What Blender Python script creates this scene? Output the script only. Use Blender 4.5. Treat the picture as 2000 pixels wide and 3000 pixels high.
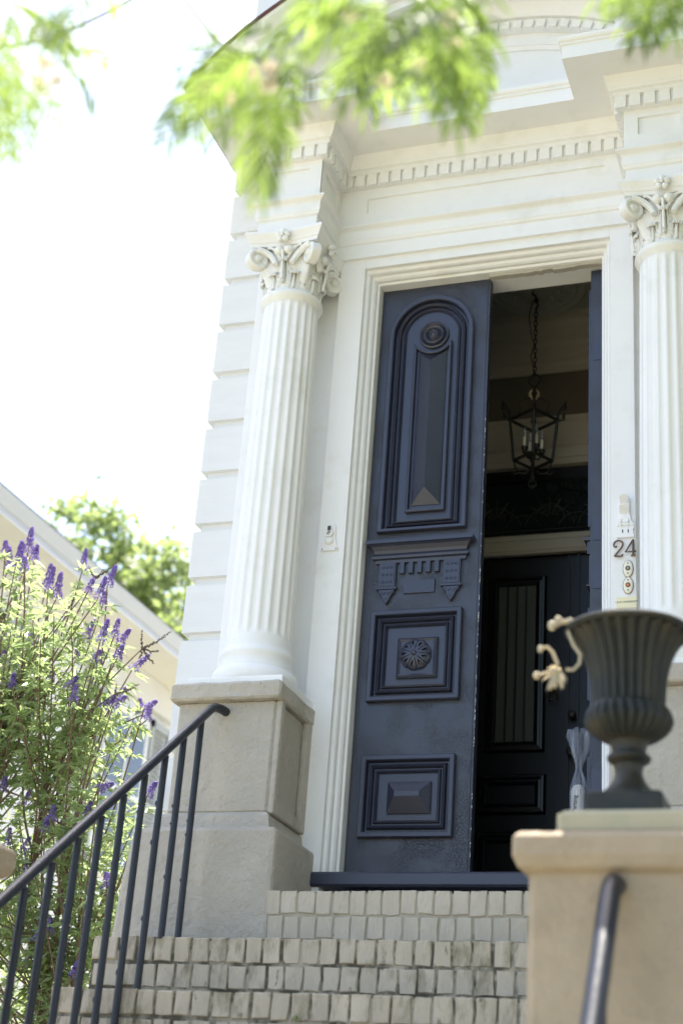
import bpy, math, random
from mathutils import Vector, Matrix
rnd = random.Random(11)
R = math.radians
C = bpy.context.scene.collection
for o in list(bpy.data.objects): bpy.data.objects.remove(o)
scene = bpy.context.scene

# ------------------------------------------------------------------ camera
cam_d = bpy.data.cameras.new('camera'); cam = bpy.data.objects.new('camera', cam_d); C.objects.link(cam)
yaw, pitch, roll = 0.3590685, 0.4306277, 0.07721462
fw = Vector((-math.sin(yaw)*math.cos(pitch), math.cos(yaw)*math.cos(pitch), math.sin(pitch)))
rt = Vector((math.cos(yaw), math.sin(yaw), 0)); up = rt.cross(fw)
r2 = rt*math.cos(roll)+up*math.sin(roll); u2 = -rt*math.sin(roll)+up*math.cos(roll)
m = Matrix((r2, u2, -fw)).transposed().to_4x4(); m.translation = Vector((2.40034, -6.72156, -1.48301))
cam.matrix_world = m
cam_d.sensor_fit = 'VERTICAL'; cam_d.sensor_height = 36; cam_d.sensor_width = 24; cam_d.lens = 54.72
cam_d.clip_start = 0.05; cam_d.clip_end = 2000
cam_d.dof.use_dof = True; cam_d.dof.focus_distance = 7.3; cam_d.dof.aperture_fstop = 1.7; cam_d.dof.aperture_blades = 0
scene.camera = cam
# ------------------------------------------------------------------ sky, sun, exposure
SUN_EL = R(75.3); SUN_AZ = R(-8)          # azimuth from +y towards +x
w = bpy.data.worlds.new('World'); scene.world = w; w.use_nodes = True
nt = w.node_tree; bg = nt.nodes['Background']; sky = nt.nodes.new('ShaderNodeTexSky')
sky.sky_type = 'NISHITA'; sky.sun_disc = False; sky.sun_elevation = SUN_EL; sky.sun_rotation = SUN_AZ
sky.air_density = 1.0; sky.dust_density = 3.0; sky.ozone_density = 1.0
nt.links.new(sky.outputs[0], bg.inputs[0]); bg.inputs[1].default_value = 0.15
sd = bpy.data.lights.new('sun', 'SUN'); sd.energy = 4.0; sd.angle = R(0.53); sd.color = (1, .95, .87)
sun = bpy.data.objects.new('sun', sd); C.objects.link(sun)
sv = Vector((math.sin(SUN_AZ)*math.cos(SUN_EL), math.cos(SUN_AZ)*math.cos(SUN_EL), math.sin(SUN_EL)))
sun.rotation_euler = sv.to_track_quat('Z', 'Y').to_euler(); sun.location = sv*40
scene.view_settings.view_transform = 'Standard'; scene.view_settings.look = 'None'
scene.view_settings.exposure = 1.9; scene.view_settings.gamma = 1
scene.cycles.max_bounces = 8; scene.cycles.diffuse_bounces = 5

# ------------------------------------------------------------------ materials
def mat(name, col, rough=.6, bump=0, bscale=20, bdist=.004, var=0, vscale=3, spots=None, metal=0, spec=.5, trans=None, crackle=0, stretch=(1,1,1), alpha=None):
    mt = bpy.data.materials.new(name); mt.use_nodes = True; n = mt.node_tree.nodes; l = mt.node_tree.links
    b = n['Principled BSDF']; b.inputs['Roughness'].default_value = rough; b.inputs['Metallic'].default_value = metal
    b.inputs['Specular IOR Level'].default_value = spec
    tc = n.new('ShaderNodeTexCoord'); mp = n.new('ShaderNodeMapping'); l.new(tc.outputs['Object'], mp.inputs[0]); mp.inputs['Scale'].default_value = stretch
    geo = n.new('ShaderNodeNewGeometry'); mp2 = n.new('ShaderNodeMapping'); l.new(geo.outputs['Position'], mp2.inputs[0]); mp2.inputs['Scale'].default_value = stretch
    cin = None
    def noise(s, det=5, r=.6):
        t = n.new('ShaderNodeTexNoise'); t.inputs['Scale'].default_value = s; t.inputs['Detail'].default_value = det; t.inputs['Roughness'].default_value = r
        l.new(mp2.outputs[0], t.inputs['Vector']); return t
    base = n.new('ShaderNodeRGB'); base.outputs[0].default_value = (*col, 1); cin = base.outputs[0]
    def mixc(f, a, colb, mode='MIX'):
        mx = n.new('ShaderNodeMix'); mx.data_type = 'RGBA'; mx.blend_type = mode
        if isinstance(f, float): mx.inputs[0].default_value = f
        else: l.new(f, mx.inputs[0])
        l.new(a, mx.inputs[6])
        if isinstance(colb, tuple): mx.inputs[7].default_value = (*colb, 1)
        else: l.new(colb, mx.inputs[7])
        return mx.outputs[2]
    def ramp(s, a, b_):
        mr = n.new('ShaderNodeMapRange'); mr.inputs[1].default_value = a; mr.inputs[2].default_value = b_; l.new(s, mr.inputs[0]); return mr.outputs[0]
    if var:
        t = noise(vscale)
        mr = n.new('ShaderNodeMapRange'); mr.inputs[1].default_value = .3; mr.inputs[2].default_value = .7; mr.inputs[3].default_value = 1-var; mr.inputs[4].default_value = 1+var; l.new(t.outputs[0], mr.inputs[0])
        vm = n.new('ShaderNodeVectorMath'); vm.operation = 'SCALE'; l.new(cin, vm.inputs[0]); l.new(mr.outputs[0], vm.inputs['Scale']); cin = vm.outputs[0]
    for sp in (spots or []):
        t = noise(sp[1], 6, sp[5] if len(sp) > 5 else .65); cin = mixc(ramp(t.outputs[0], sp[2], sp[3]), cin, sp[0]) if len(sp) < 5 or sp[4] is None else mixc(_mul(n, l, ramp(t.outputs[0], sp[2], sp[3]), sp[4]), cin, sp[0])
    l.new(cin, b.inputs['Base Color'])
    if bump or crackle:
        bp = n.new('ShaderNodeBump'); bp.inputs['Distance'].default_value = bdist; bp.inputs['Strength'].default_value = max(bump, crackle)
        t = noise(bscale, 8, .65); h = t.outputs[0]
        if crackle:
            v = n.new('ShaderNodeTexVoronoi'); v.feature = 'DISTANCE_TO_EDGE'; v.inputs['Scale'].default_value = 85
            dn = noise(30, 4); vm = n.new('ShaderNodeVectorMath'); vm.operation = 'MULTIPLY_ADD'; l.new(dn.outputs['Color'], vm.inputs[0]); vm.inputs[1].default_value = (.03, .03, .03); l.new(mp2.outputs[0], vm.inputs[2]); l.new(vm.outputs[0], v.inputs['Vector'])
            rr = ramp(v.outputs['Distance'], 0, .09); ms = noise(6, 3); mk = ramp(ms.outputs[0], .42, .6)
            ad = n.new('ShaderNodeMath'); ad.operation = 'MULTIPLY'; inv = n.new('ShaderNodeMath'); inv.operation = 'SUBTRACT'; inv.inputs[0].default_value = 1; l.new(rr, inv.inputs[1]); l.new(inv.outputs[0], ad.inputs[0]); l.new(mk, ad.inputs[1])
            su = n.new('ShaderNodeMath'); su.operation = 'SUBTRACT'; l.new(h, su.inputs[0]); l.new(ad.outputs[0], su.inputs[1]); h = su.outputs[0]
        l.new(h, bp.inputs['Height']); l.new(bp.outputs[0], b.inputs['Normal'])
    if trans:
        tr = n.new('ShaderNodeBsdfTranslucent'); tr.inputs[0].default_value = (*trans, 1); ms = n.new('ShaderNodeMixShader'); ms.inputs[0].default_value = .5
        l.new(b.outputs[0], ms.inputs[1]); l.new(tr.outputs[0], ms.inputs[2]); l.new(ms.outputs[0], n['Material Output'].inputs[0])
    if alpha is not None:
        tp = n.new('ShaderNodeBsdfTransparent'); ms = n.new('ShaderNodeMixShader'); ms.inputs[0].default_value = alpha
        l.new(tp.outputs[0], ms.inputs[1]); l.new(b.outputs[0], ms.inputs[2]); l.new(ms.outputs[0], n['Material Output'].inputs[0])
    return mt
def _mul(n, l, s, k):
    mm = n.new('ShaderNodeMath'); mm.operation = 'MULTIPLY'; l.new(s, mm.inputs[0]); mm.inputs[1].default_value = k; return mm.outputs[0]

WHITE = mat('white_paint', (.80, .80, .80), .5, .35, 60, .002, .03, 2.5, [((.45, .43, .36), 35, .70, .76, .5), ((.66, .66, .60), 4, .55, .75, .6)])
WHITEC = mat('white_carved_paint', (.80, .80, .78), .55, .8, 45, .006, .04, 6, [((.55, .52, .42), 14, .60, .74, .5)])
WHITEW = mat('white_weathered_boards', (.72, .725, .73), .6, .6, 22, .004, .03, 2.5, [((.42, .42, .38), 26, .69, .75, .5)], stretch=(1, 1, 4))
NAVY = mat('navy_door_paint', (.026, .030, .047), .34, .55, 120, .0022, .07, 4, [((.6, .6, .62), 130, .775, .79), ((.027, .033, .044), 8, .5, .7, .3)], crackle=.14, spec=.6)
NAVYS = mat('navy_smooth_paint', (.026, .030, .055), .36, .4, 120, .0015, .12, 5, [((.6, .6, .62), 130, .775, .79)], spec=.6)
RAILM = mat('blue_black_rail_paint', (.012, .016, .028), .38, .6, 60, .003, .1, 9, spec=.5)
BLACKD = mat('black_inner_door_paint', (.006, .006, .007), .35, .3, 50, .002, .1, 6)
STUC = mat('grey_stucco', (.48, .445, .39), .85, 1.0, 26, .022, .08, 3, [((.30, .27, .22), 9, .6, .75, .6), ((.55, .53, .48), 5, .55, .7, .5)])
STUCW = mat('tan_pier_stucco', (.42, .335, .24), .85, .9, 24, .018, .09, 4, [((.27, .21, .14), 6, .52, .72, .6), ((.45, .37, .27), 3, .5, .7, .5)])
STUCG = mat('mossy_plinth_stone', (.42, .38, .27), .85, .6, 25, .008, .1, 8, [((.33, .36, .25), 10, .5, .7, .6)])
BRICK = mat('painted_brick', (.50, .44, .35), .92, 1.0, 35, .012, .14, 8, [((.17, .15, .09), 11, .50, .68, .85), ((.05, .05, .035), 16, .62, .70, .85)], stretch=(1, 1, .4))
BRICKC = mat('painted_brick_clean', (.51, .46, .375), .92, 1.0, 35, .012, .10, 8, [((.26, .24, .15), 14, .60, .74, .6)], stretch=(1, 1, .4))
MORTC = mat('painted_mortar', (.40, .365, .29), .8, .9, 50, .006, .08, 10, [((.14, .13, .08), 12, .58, .66, .7)])
MORT = mat('mouldy_mortar', (.38, .345, .275), .85, .9, 50, .006, .1, 10, [((.045, .042, .028), 8, .42, .56, .9), ((.10, .09, .06), 16, .52, .62, .6)])
URNM = mat('cast_iron_urn', (.016, .019, .018), .5, .6, 35, .004, .15, 8, [((.05, .040, .024), 9, .48, .7, .8)], spec=.4)
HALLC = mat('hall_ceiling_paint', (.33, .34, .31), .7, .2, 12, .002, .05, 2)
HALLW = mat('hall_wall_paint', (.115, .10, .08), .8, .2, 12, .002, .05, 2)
HALLT = mat('hall_cornice_paint', (.42, .39, .33), .6, .3, 30, .003, .05, 4)
IRON = mat('dark_wrought_iron', (.035, .036, .03), .5, .5, 60, .002, .15, 10, metal=.4)
CANDLE = mat('candle_sleeve', (.75, .72, .62), .5)
BRASS = mat('brass', (.75, .55, .22), .25, metal=1.0)
BRONZE = mat('bronze_number', (.16, .10, .07), .35, metal=.6)
PLATE = mat('pale_brass_plate', (.78, .70, .45), .4, .2, 80, .0005, metal=.15)
IVORY = mat('ivory_bell_plate', (.80, .76, .62), .3)
INK = mat('engraved_ink', (.05, .045, .03), .6)
GLASSD = mat('dark_door_glass', (.012, .018, .018), .06, spec=.6)
LEAD = mat('leaded_pattern', (.05, .055, .055), .4)
MAROON = mat('maroon_metal_flashing', (.09, .03, .035), .5, .6, 40, .004, .2, 8)
LEAFG = mat('shrub_leaf', (.17, .22, .10), .3, trans=(.48, .60, .25), var=.4, vscale=7, spec=.8)
LEAFT = mat('tree_leaf', (.15, .19, .075), .5, trans=(.38, .48, .16), var=.3, vscale=1.5)
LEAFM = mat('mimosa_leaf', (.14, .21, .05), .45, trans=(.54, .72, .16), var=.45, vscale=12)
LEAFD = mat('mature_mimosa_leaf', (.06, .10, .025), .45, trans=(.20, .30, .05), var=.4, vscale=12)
STEM = mat('woody_stem', (.16, .10, .07), .8, .5, 60, .003, .2, 20)
TWIG = mat('dark_twig_bark', (.06, .035, .03), .8, .5, 60, .003)
FLOW = mat('violet_floret', (.27, .19, .47), .6, trans=(.58, .46, .84), var=.4, vscale=60)
SEEDM = mat('dry_seed_brown', (.10, .08, .06), .8)
PUFF = mat('tan_pink_puff', (.88, .80, .68), .8, trans=(.95, .9, .8))
DRY = mat('dried_flower', (.72, .67, .52), .7, .4, 60, .003, .15, 20, trans=(.5, .4, .25))
NWALL = mat('neighbour_white_siding', (.78, .78, .76), .6, .2, 20, .003, .03, 3)
NSOFF = mat('neighbour_cream_soffit', (.74, .72, .67), .7, .2, 20, .003, .03, 3)
SHUT = mat('grey_green_shutter', (.42, .44, .43), .6)
FASC = mat('neighbour_fascia_paint', (.60, .61, .62), .6)
GRND = mat('sandy_ground', (.27, .235, .17), .95, .5, 6, .02, .12, .8, [((.16, .2, .07), .5, .5, .6, .8)])
def plastic():
    mt = bpy.data.materials.new('clear_plastic'); mt.use_nodes = True; n = mt.node_tree.nodes; l = mt.node_tree.links
    b = n['Principled BSDF']; b.inputs['Base Color'].default_value = (.55, .6, .72, 1); b.inputs['Roughness'].default_value = .12; b.inputs['Specular IOR Level'].default_value = 1
    tp = n.new('ShaderNodeBsdfTransparent'); ms = n.new('ShaderNodeMixShader'); ms.inputs[0].default_value = .2
    l.new(tp.outputs[0], ms.inputs[1]); l.new(b.outputs[0], ms.inputs[2]); l.new(ms.outputs[0], n['Material Output'].inputs[0]); return mt
PLAST = plastic()
GLASSD2 = mat('grey_curtained_glass', (.085, .092, .082), .25, spec=.6)
HALLT2 = mat('cream_ball_paint', (.6, .5, .3), .5)
BULB = mat('clear_bulb', (.5, .55, .6), .1, spec=1, alpha=.35)
GREYB = mat('grey_button', (.3, .32, .3), .3); AMBER = mat('amber_button', (.75, .22, .08), .25)
REDP = mat('red_print', (.5, .06, .05), .8); BLUEP = mat('blue_print', (.15, .3, .4), .8)
CHIP = mat('chipped_primer', (.62, .62, .60), .8)
ROOFM = mat('grey_roof', (.12, .12, .12), .8); GLASSW = mat('window_glass', (.05, .06, .07), .05, spec=.8)
PAPER = mat('newsprint', (.62, .60, .56), .8)

# ------------------------------------------------------------------ mesh helpers
class MB:
    def __init__(s): s.v = []; s.f = []; s.m = []
    def add(s, v, f, mi=0):
        b = len(s.v); s.v += [tuple(p) for p in v]; s.f += [tuple(i+b for i in q) for q in f]; s.m += [mi]*len(f)
    def box(s, x0, x1, y0, y1, z0, z1, mi=0):
        s.add([(x0,y0,z0),(x1,y0,z0),(x1,y1,z0),(x0,y1,z0),(x0,y0,z1),(x1,y0,z1),(x1,y1,z1),(x0,y1,z1)],
              [(0,3,2,1),(4,5,6,7),(0,1,5,4),(1,2,6,5),(2,3,7,6),(3,0,4,7)], mi)
    def loops(s, L, cap0=False, cap1=False, mi=0, closed=True):
        n = len(L[0]); v = [p for lp in L for p in lp]; f = []
        for i in range(len(L)-1):
            for j in range(n if closed else n-1):
                k = (j+1) % n; f.append((i*n+j, i*n+k, (i+1)*n+k, (i+1)*n+j))
        if cap0: f.append(tuple(range(n-1, -1, -1)))
        if cap1: f.append(tuple((len(L)-1)*n+j for j in range(n)))
        s.add(v, f, mi)
    def lathe(s, prof, c, n=32, axis='z', mi=0, mod=None, cap0=False, cap1=False):
        L = []
        for i, (r, z) in enumerate(prof):
            lp = []
            for j in range(n):
                a = 2*math.pi*j/n; rr = r*(mod(a, i, z) if mod else 1)
                if axis == 'z': lp.append((c[0]+rr*math.cos(a), c[1]+rr*math.sin(a), c[2]+z))
                elif axis == 'y': lp.append((c[0]+rr*math.cos(a), c[1]-z, c[2]+rr*math.sin(a)))   # z = towards -y
                else: lp.append((c[0]+z, c[1]+rr*math.cos(a), c[2]+rr*math.sin(a)))
            L.append(lp)
        s.loops(L, cap0, cap1, mi)
    def tube(s, pts, r, n=8, mi=0, cap=True):
        P = [Vector(p) for p in pts]; L = []; nrm = None
        for i, p in enumerate(P):
            t = (P[min(i+1, len(P)-1)]-P[max(i-1, 0)]).normalized()
            if nrm is None: nrm = t.orthogonal().normalized()
            else:
                nrm = nrm - t*nrm.dot(t); nrm = nrm.normalized() if nrm.length > 1e-6 else t.orthogonal().normalized()
            b = t.cross(nrm); rr = r[i] if isinstance(r, (list, tuple)) else r
            L.append([p+nrm*(rr*math.cos(2*math.pi*j/n))+b*(rr*math.sin(2*math.pi*j/n)) for j in range(n)])
        s.loops(L, cap, cap, mi)
    def ball(s, c, r, mi=0, n=10, sc=(1,1,1)):
        prof = [(max(1e-4, math.sin(math.pi*i/8))*r, -math.cos(math.pi*i/8)*r) for i in range(9)]
        b = len(s.v); s.lathe(prof, (0,0,0), n, mi=mi)
        for i in range(b, len(s.v)): v = s.v[i]; s.v[i] = (c[0]+v[0]*sc[0], c[1]+v[1]*sc[1], c[2]+v[2]*sc[2])
    def sweep(s, prof, path, mi=0, closed=False):
        # prof [(offset outwards, z)], path [(x,y)] walked so that outwards is on the right-hand side
        P = [Vector(p) for p in path]; n = len(P); L = []
        for i in range(n):
            if closed: d0 = (P[i]-P[i-1]).normalized(); d1 = (P[(i+1) % n]-P[i]).normalized()
            else:
                d0 = (P[i]-P[i-1]).normalized() if i else (P[1]-P[0]).normalized(); d1 = (P[i+1]-P[i]).normalized() if i < n-1 else d0
            n0 = Vector((d0.y, -d0.x)); n1 = Vector((d1.y, -d1.x)); b = (n0+n1).normalized(); k = 1/max(.2, b.dot(n0))
            L.append([(P[i].x+b.x*k*o, P[i].y+b.y*k*o, z) for o, z in prof])
        if closed: L.append(L[0])
        s.loops(L, False, False, mi, closed=False)
        if not closed:
            m_ = len(prof); bidx = len(s.v)-n*m_
            s.f.append(tuple(bidx+j for j in range(m_-1, -1, -1))); s.f.append(tuple(bidx+(n-1)*m_+j for j in range(m_))); s.m += [mi, mi]
    def rbox(s, x0, x1, y0, y1, z0, z1, b=.006, mi=0):
        L = []
        for z, i in ((z0, b), (z0+b, 0), (z1-b, 0), (z1, b)):
            lp = []
            for cx, cy, sx, sy in ((x0,y0,1,1),(x1,y0,-1,1),(x1,y1,-1,-1),(x0,y1,1,-1)):
                a, c_ = (cx+sx*(i+b), cy+sy*i), (cx+sx*i, cy+sy*(i+b))
                lp += [c_, a] if (sx, sy) in ((1,1), (-1,-1)) else [a, c_]
            L.append([(p[0], p[1], z) for p in lp])
        s.loops(L, True, True, mi)
    def build(s, name, mats, parent=None, smooth=False, origin=None, bevel=0):
        if not isinstance(mats, (list, tuple)): mats = [mats]
        xs = list(zip(*s.v)); c = Vector(origin) if origin else Vector((sum(xs[0])/len(s.v), sum(xs[1])/len(s.v), min(xs[2])))
        me = bpy.data.meshes.new(name); me.from_pydata([tuple(Vector(p)-c) for p in s.v], [], s.f)
        for mt in mats: me.materials.append(mt)
        me.polygons.foreach_set('material_index', s.m)
        if smooth: me.polygons.foreach_set('use_smooth', [True]*len(s.f))
        me.update(); o = bpy.data.objects.new(name, me); C.objects.link(o)
        pw = Vector((0,0,0)); q = parent
        while q: pw += q.location; q = q.parent
        o.location = c-pw; o.parent = parent
        if smooth: 
            md = o.modifiers.new('e', 'EDGE_SPLIT'); md.split_angle = R(38)
        if bevel:
            md = o.modifiers.new('b', 'BEVEL'); md.width = bevel; md.segments = 2; md.limit_method = 'ANGLE'; md.angle_limit = R(35); md.harden_normals = False
        return o
def empty(name, loc):
    o = bpy.data.objects.new(name, None); C.objects.link(o); o.location = loc; o.empty_display_size = .2; return o
def tag(o, label=None, cat=None, group=None, kind=None):
    if label: o['label'] = label
    if cat: o['category'] = cat
    if group: o['group'] = group
    if kind: o['kind'] = kind
    return o
def rectl(x0, x1, z0, z1, y): return [(x0,y,z0),(x1,y,z0),(x1,y,z1),(x0,y,z1)]
def archl(x0, x1, z0, zs, y, n=24):
    r = (x1-x0)/2; cx = (x0+x1)/2
    return [(x0,y,z0),(x1,y,z0)]+[(cx+r*math.cos(math.pi*k/n), y, zs+r*math.sin(math.pi*k/n)) for k in range(n+1)]

# ================================================================== GROUND
g = MB(); g.add([(-400,-400,-3.1),(400,-400,-3.1),(400,400,-3.1),(-400,400,-3.1)], [(0,1,2,3)])
tag(g.build('ground', GRND), kind='structure')

# ================================================================== HOUSE
CX, CL, CR = .585, -.39, 1.56            # portal axis and the two column axes
house = tag(empty('house', (CX, 0, -3.1)), 'white townhouse with quoined corner, carved portal and dark blue double door', 'house')
WY = .02
b = MB()                                 # shell with the doorway opening
b.box(-.90, -.06, WY, .30, -3.1, 9.0); b.box(1.26, 8, WY, .30, -3.1, 9.0); b.box(-.06, 1.26, WY, .30, 3.22, 9.0); b.box(-.06, 1.26, WY, .30, -3.1, -.24)
b.box(-.90, -.60, .30, 10, -3.1, 9.0); b.box(7.7, 8, .30, 10, -3.1, 9.0); b.box(-.6, 7.7, 9.7, 10, -3.1, 9.0)
b.build('wall', WHITEW, house)
b = MB(); b.box(-1.05, 8.15, -.12, 10.15, 9.0, 9.25); b.build('roof', MAROON, house)
# quoin stones up the left corner
zt = [1.154 + .3045*k for k in range(-14, 27)]
qb = 0
for z in zt:
    z0, z1 = z-.257, z
    if z < .6: z0 = z-.257
    b = MB(); x0, x1, y0, y1 = -.935, -.60, -.005, .55; c = .035
    L = []
    for zz, i in ((z0-.006, .06), (z0, 0), (z1, 0), (z1+.010, .02), (z1+.0415, .06)):
        L.append([(x0+i, y0+i, zz), (x1, y0+i, zz), (x1, y1, zz), (x0+i, y1, zz)])
    b.loops(L, True, True); b.build('quoin_stone', WHITEW, house)
# flat strips behind the columns and boards beside the doorway
b = MB(); b.box(-.70, -.18, -.045, WY, -.2, 3.3); b.box(1.36, 2.9, -.045, WY, -.2, 3.3); b.build('pilaster_strip', WHITE, house, bevel=.004)
df = MB()
df.box(-.198, -.055, -.10, -.03, -.2, 3.30); df.box(1.255, 1.375, -.10, -.03, -.2, 3.30); df.box(-.055, 1.255, -.10, -.03, 3.208, 3.30)
df.build('door_board', WHITE, house, bevel=.003)
# splayed architrave round the opening : (inset outwards a, y)
pr = [(.056,-.101),(.056,-.082),(.050,-.074),(.040,-.070),(.034,-.060),(.034,-.040),(.026,-.036),(.020,-.036),(.012,-.024),(.012,-.006),(0,0),(0,.055),(-.001,.20)]
b = MB(); path = lambda a, y: [(-a, y, -.09), (-a, y, 3.154+a), (1.2+a, y, 3.154+a), (1.2+a, y, -.09)]
b.loops([path(a, y) for a, y in pr], closed=False)
b.build('door_frame', WHITE, house)
# peeling paint edge under the lintel
b = MB()
x = .60
while x < 1.19:
    w_ = rnd.uniform(.02, .07); b.box(x, min(x+w_, 1.195), .02, .055, 3.142-rnd.uniform(0, .008), 3.153); x += w_
b.build('peeling_lintel_edge', HALLT, house)
# entablature, broken forward over the columns
MY, BY, HW = -.115, -.43, .16
path = [(CL-HW, WY), (CL-HW, BY), (CL+HW, BY), (CL+HW, MY), (CR-HW, MY), (CR-HW, BY), (CR+HW, BY), (CR+HW, WY)]
arch = [(-.03,3.268),(.006,3.268),(.006,3.350),(.016,3.356),(.020,3.368),(.024,3.374),(.024,3.425),(.028,3.432),(.045,3.442),(.052,3.448),(.052,3.456),(.0,3.470),(-.03,3.470)]
b = MB(); b.sweep(arch, path); b.build('architrave', WHITE, house)
b = MB(); b.sweep([(-.03,3.470),(0,3.470),(0,3.715),(-.03,3.715)], path)
b.build('frieze', WHITE, house)
def framed(x0, x1, z0, z1, y, d=.012, wdt=.012):
    # raised surround boards leaving a sunk panel
    fb = MB(); X0, X1, Z0, Z1 = x0, x1, z0, z1
    return fb
# sunk frieze panels: a thin raised field plate is built round each recess
def sunk(bx0, bx1, bz0, bz1, x0, x1, z0, z1, y, parent, d=.014):
    mb = MB(); yo = y-d
    mb.loops([[(bx0,y,bz0),(bx1,y,bz0),(bx1,y,bz1),(bx0,y,bz1)], [(bx0,yo,bz0),(bx1,yo,bz0),(bx1,yo,bz1),(bx0,yo,bz1)],
              [(x0,yo,z0),(x1,yo,z0),(x1,yo,z1),(x0,yo,z1)], [(x0+.002,y+.001,z0+.002),(x1-.002,y+.001,z0+.002),(x1-.002,y+.001,z1-.002),(x0+.002,y+.001,z1-.002)]])
    mb.build('frieze_panel', WHITE, parent)
sunk(CL+HW-.0, CR-HW, 3.471, 3.714, -.062, 1.235, 3.548, 3.646, MY, house)
for c in (CL, CR): sunk(c-HW-.012, c+HW+.012, 3.471, 3.714, c-.103, c+.103, 3.556, 3.662, BY, house)
# side panel of the broken-forward block
for c, s in ((CL, 1), (CR, -1)):
    xx = c+s*HW; xo = xx+s*.012; mb = MB()
    R1 = lambda X, a: [(X, BY-.011+a if a else BY-.0112, 3.4715+a), (X, MY-.014-a, 3.4715+a), (X, MY-.014-a, 3.7135-a), (X, BY-.0112+a, 3.7135-a)]
    mb.loops([R1(xx, 0), R1(xo, 0), [(xo, BY+.05, 3.556), (xo, MY-.06, 3.556), (xo, MY-.06, 3.66), (xo, BY+.05, 3.66)], [(xx, BY+.052, 3.558), (xx, MY-.062, 3.558), (xx, MY-.062, 3.658), (xx, BY+.052, 3.658)]])
    mb.build('frieze_panel', WHITE, house)
# cornice: dentil backing, bed mould, corona
cor = [(-.03,3.7075),(.041,3.7075),(.041,3.775),(.060,3.778),(.060,3.800),(.075,3.806),(.078,3.818),(.080,3.82),(.100,3.885),(.275,3.885),(.275,3.964),(.283,3.968),(.283,3.980),(.292,3.986),(.297,3.998),(.297,4.010),(-.03,4.03)]
b = MB(); b.sweep(cor, path); b.build('cornice', WHITE, house)
b = MB()                                  # dentils along every front and return
def dent_run(x0, y0, x1, y1, fill=True):
    d = Vector((x1-x0, y1-y0)); Ln = d.length; d.normalize(); nn = Vector((d.y, -d.x)); k = max(1, round(Ln/.0675)); st = Ln/k
    for i in range(k):
        a = Vector((x0, y0))+d*(st*i+st*.115); c_ = Vector((x0, y0))+d*(st*(i+1)-st*.115)
        v = [a+nn*.03, c_+nn*.03, c_+nn*.060, a+nn*.060]
        b.add([(p.x,p.y,3.706) for p in v]+[(p.x,p.y,3.7775) for p in v], [(0,3,2,1),(4,5,6,7),(0,1,5,4),(1,2,6,5),(2,3,7,6),(3,0,4,7)])
o_ = .058
dent_run(CL-HW-o_, BY, CL+HW+o_, BY); dent_run(CL+HW, BY-.02, CL+HW, MY-.06); dent_run(CL+HW+.03, MY, CR-HW-.03, MY); dent_run(CR-HW, MY-.06, CR-HW, BY-.02); dent_run(CR-HW-o_, BY, CR+HW+o_, BY); dent_run(CL-HW, WY, CL-HW, BY-.02)
b.build('dentil_band', WHITE, house, bevel=.002)
# segmental hood: tympanum, arched dentils, soffit, crown
HZ = 3.0
def arc(r, y, a0, a1, n=64): return [(CX+r*math.cos(a0+(a1-a0)*k/n), y, HZ+r*math.sin(a0+(a1-a0)*k/n)) for k in range(n+1)]
A0, A1 = R(38), R(142)
b = MB()
n = 64; arcp = arc(1.66, -.09, A0+.03, A1-.03, n)
b.add([(p[0], -.09, max(p[2], 3.99)) for p in arcp]+[(p[0], -.09, 3.98) for p in arcp], [(k, k+1, n+1+k+1, n+1+k) for k in range(n)])
b.loops([arc(1.545,-.088,A0,A1), arc(1.545,-.100,A0,A1), arc(1.556,-.108,A0,A1), arc(1.566,-.112,A0,A1), arc(1.566,-.118,A0,A1), arc(1.645,-.118,A0,A1), arc(1.645,-.158,A0,A1), arc(1.712,-.158,A0,A1),
         arc(1.712,-.18,A0,A1), arc(1.735,-.20,A0,A1), arc(1.775,-.22,A0,A1), arc(1.782,-.23,A0,A1), arc(1.782,-.385,A0,A1), arc(1.83,-.39,A0,A1), arc(1.84,-.43,A0,A1), arc(1.85,-.43,A0,A1), arc(1.87,0,A0,A1)], closed=False)
b.build('arched_hood', WHITE, house, smooth=True)
b = MB()
k = 0; a = A0+.06
while a < A1-.06:
    for q in (0,):
        L = [[(CX+r*math.cos(t), y, HZ+r*math.sin(t)) for r, y in ((1.644,-.12),(1.644,-.178),(1.692,-.178),(1.692,-.12))] for t in (a, a+.029)]
        b.loops(L, True, True)
    a += .0405
b.build('arched_dentils', WHITE, house, bevel=.002)
for s0, s1 in ((R(118), R(144.8)), (R(35.2), R(62))):
    b = MB(); f_ = lambda r, y: arc(r, y, s0, s1, 40)
    b.loops([f_(1.60,-.10), f_(1.60,-.42), f_(1.63,-.44), f_(1.66,-.46), f_(1.68,-.47), f_(1.69,-.69), f_(1.765,-.69), f_(1.775,-.70), f_(1.84,-.752), f_(1.852,-.755), f_(1.88,.02)], closed=False)
    # close the ends
    for t in (s0, s1):
        b.add([(CX+r*math.cos(t), y, HZ+r*math.sin(t)) for r, y in ((1.60,-.10),(1.60,-.42),(1.68,-.47),(1.69,-.69),(1.765,-.69),(1.852,-.755),(1.88,.02))], [tuple(range(7))])
    b.build('hood_return', WHITE, house, smooth=True)
    b = MB(); b.loops([f_(1.846,-.757), f_(1.860,-.766), f_(1.868,-.764), f_(1.89,.03)], closed=False); b.build('metal_flashing', MAROON, house)
    # infill above the block cornice
    ap = arc(1.60, -.385, s0, s1, 24); b = MB(); m_ = len(ap)
    b.add([(p[0], -.385, max(p[2], 3.985)) for p in ap]+[(p[0], -.385, 3.975) for p in ap], [(k, k+1, m_+k+1, m_+k) for k in range(m_-1)])
    b.build('tympanum_infill', WHITE, house)

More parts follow.
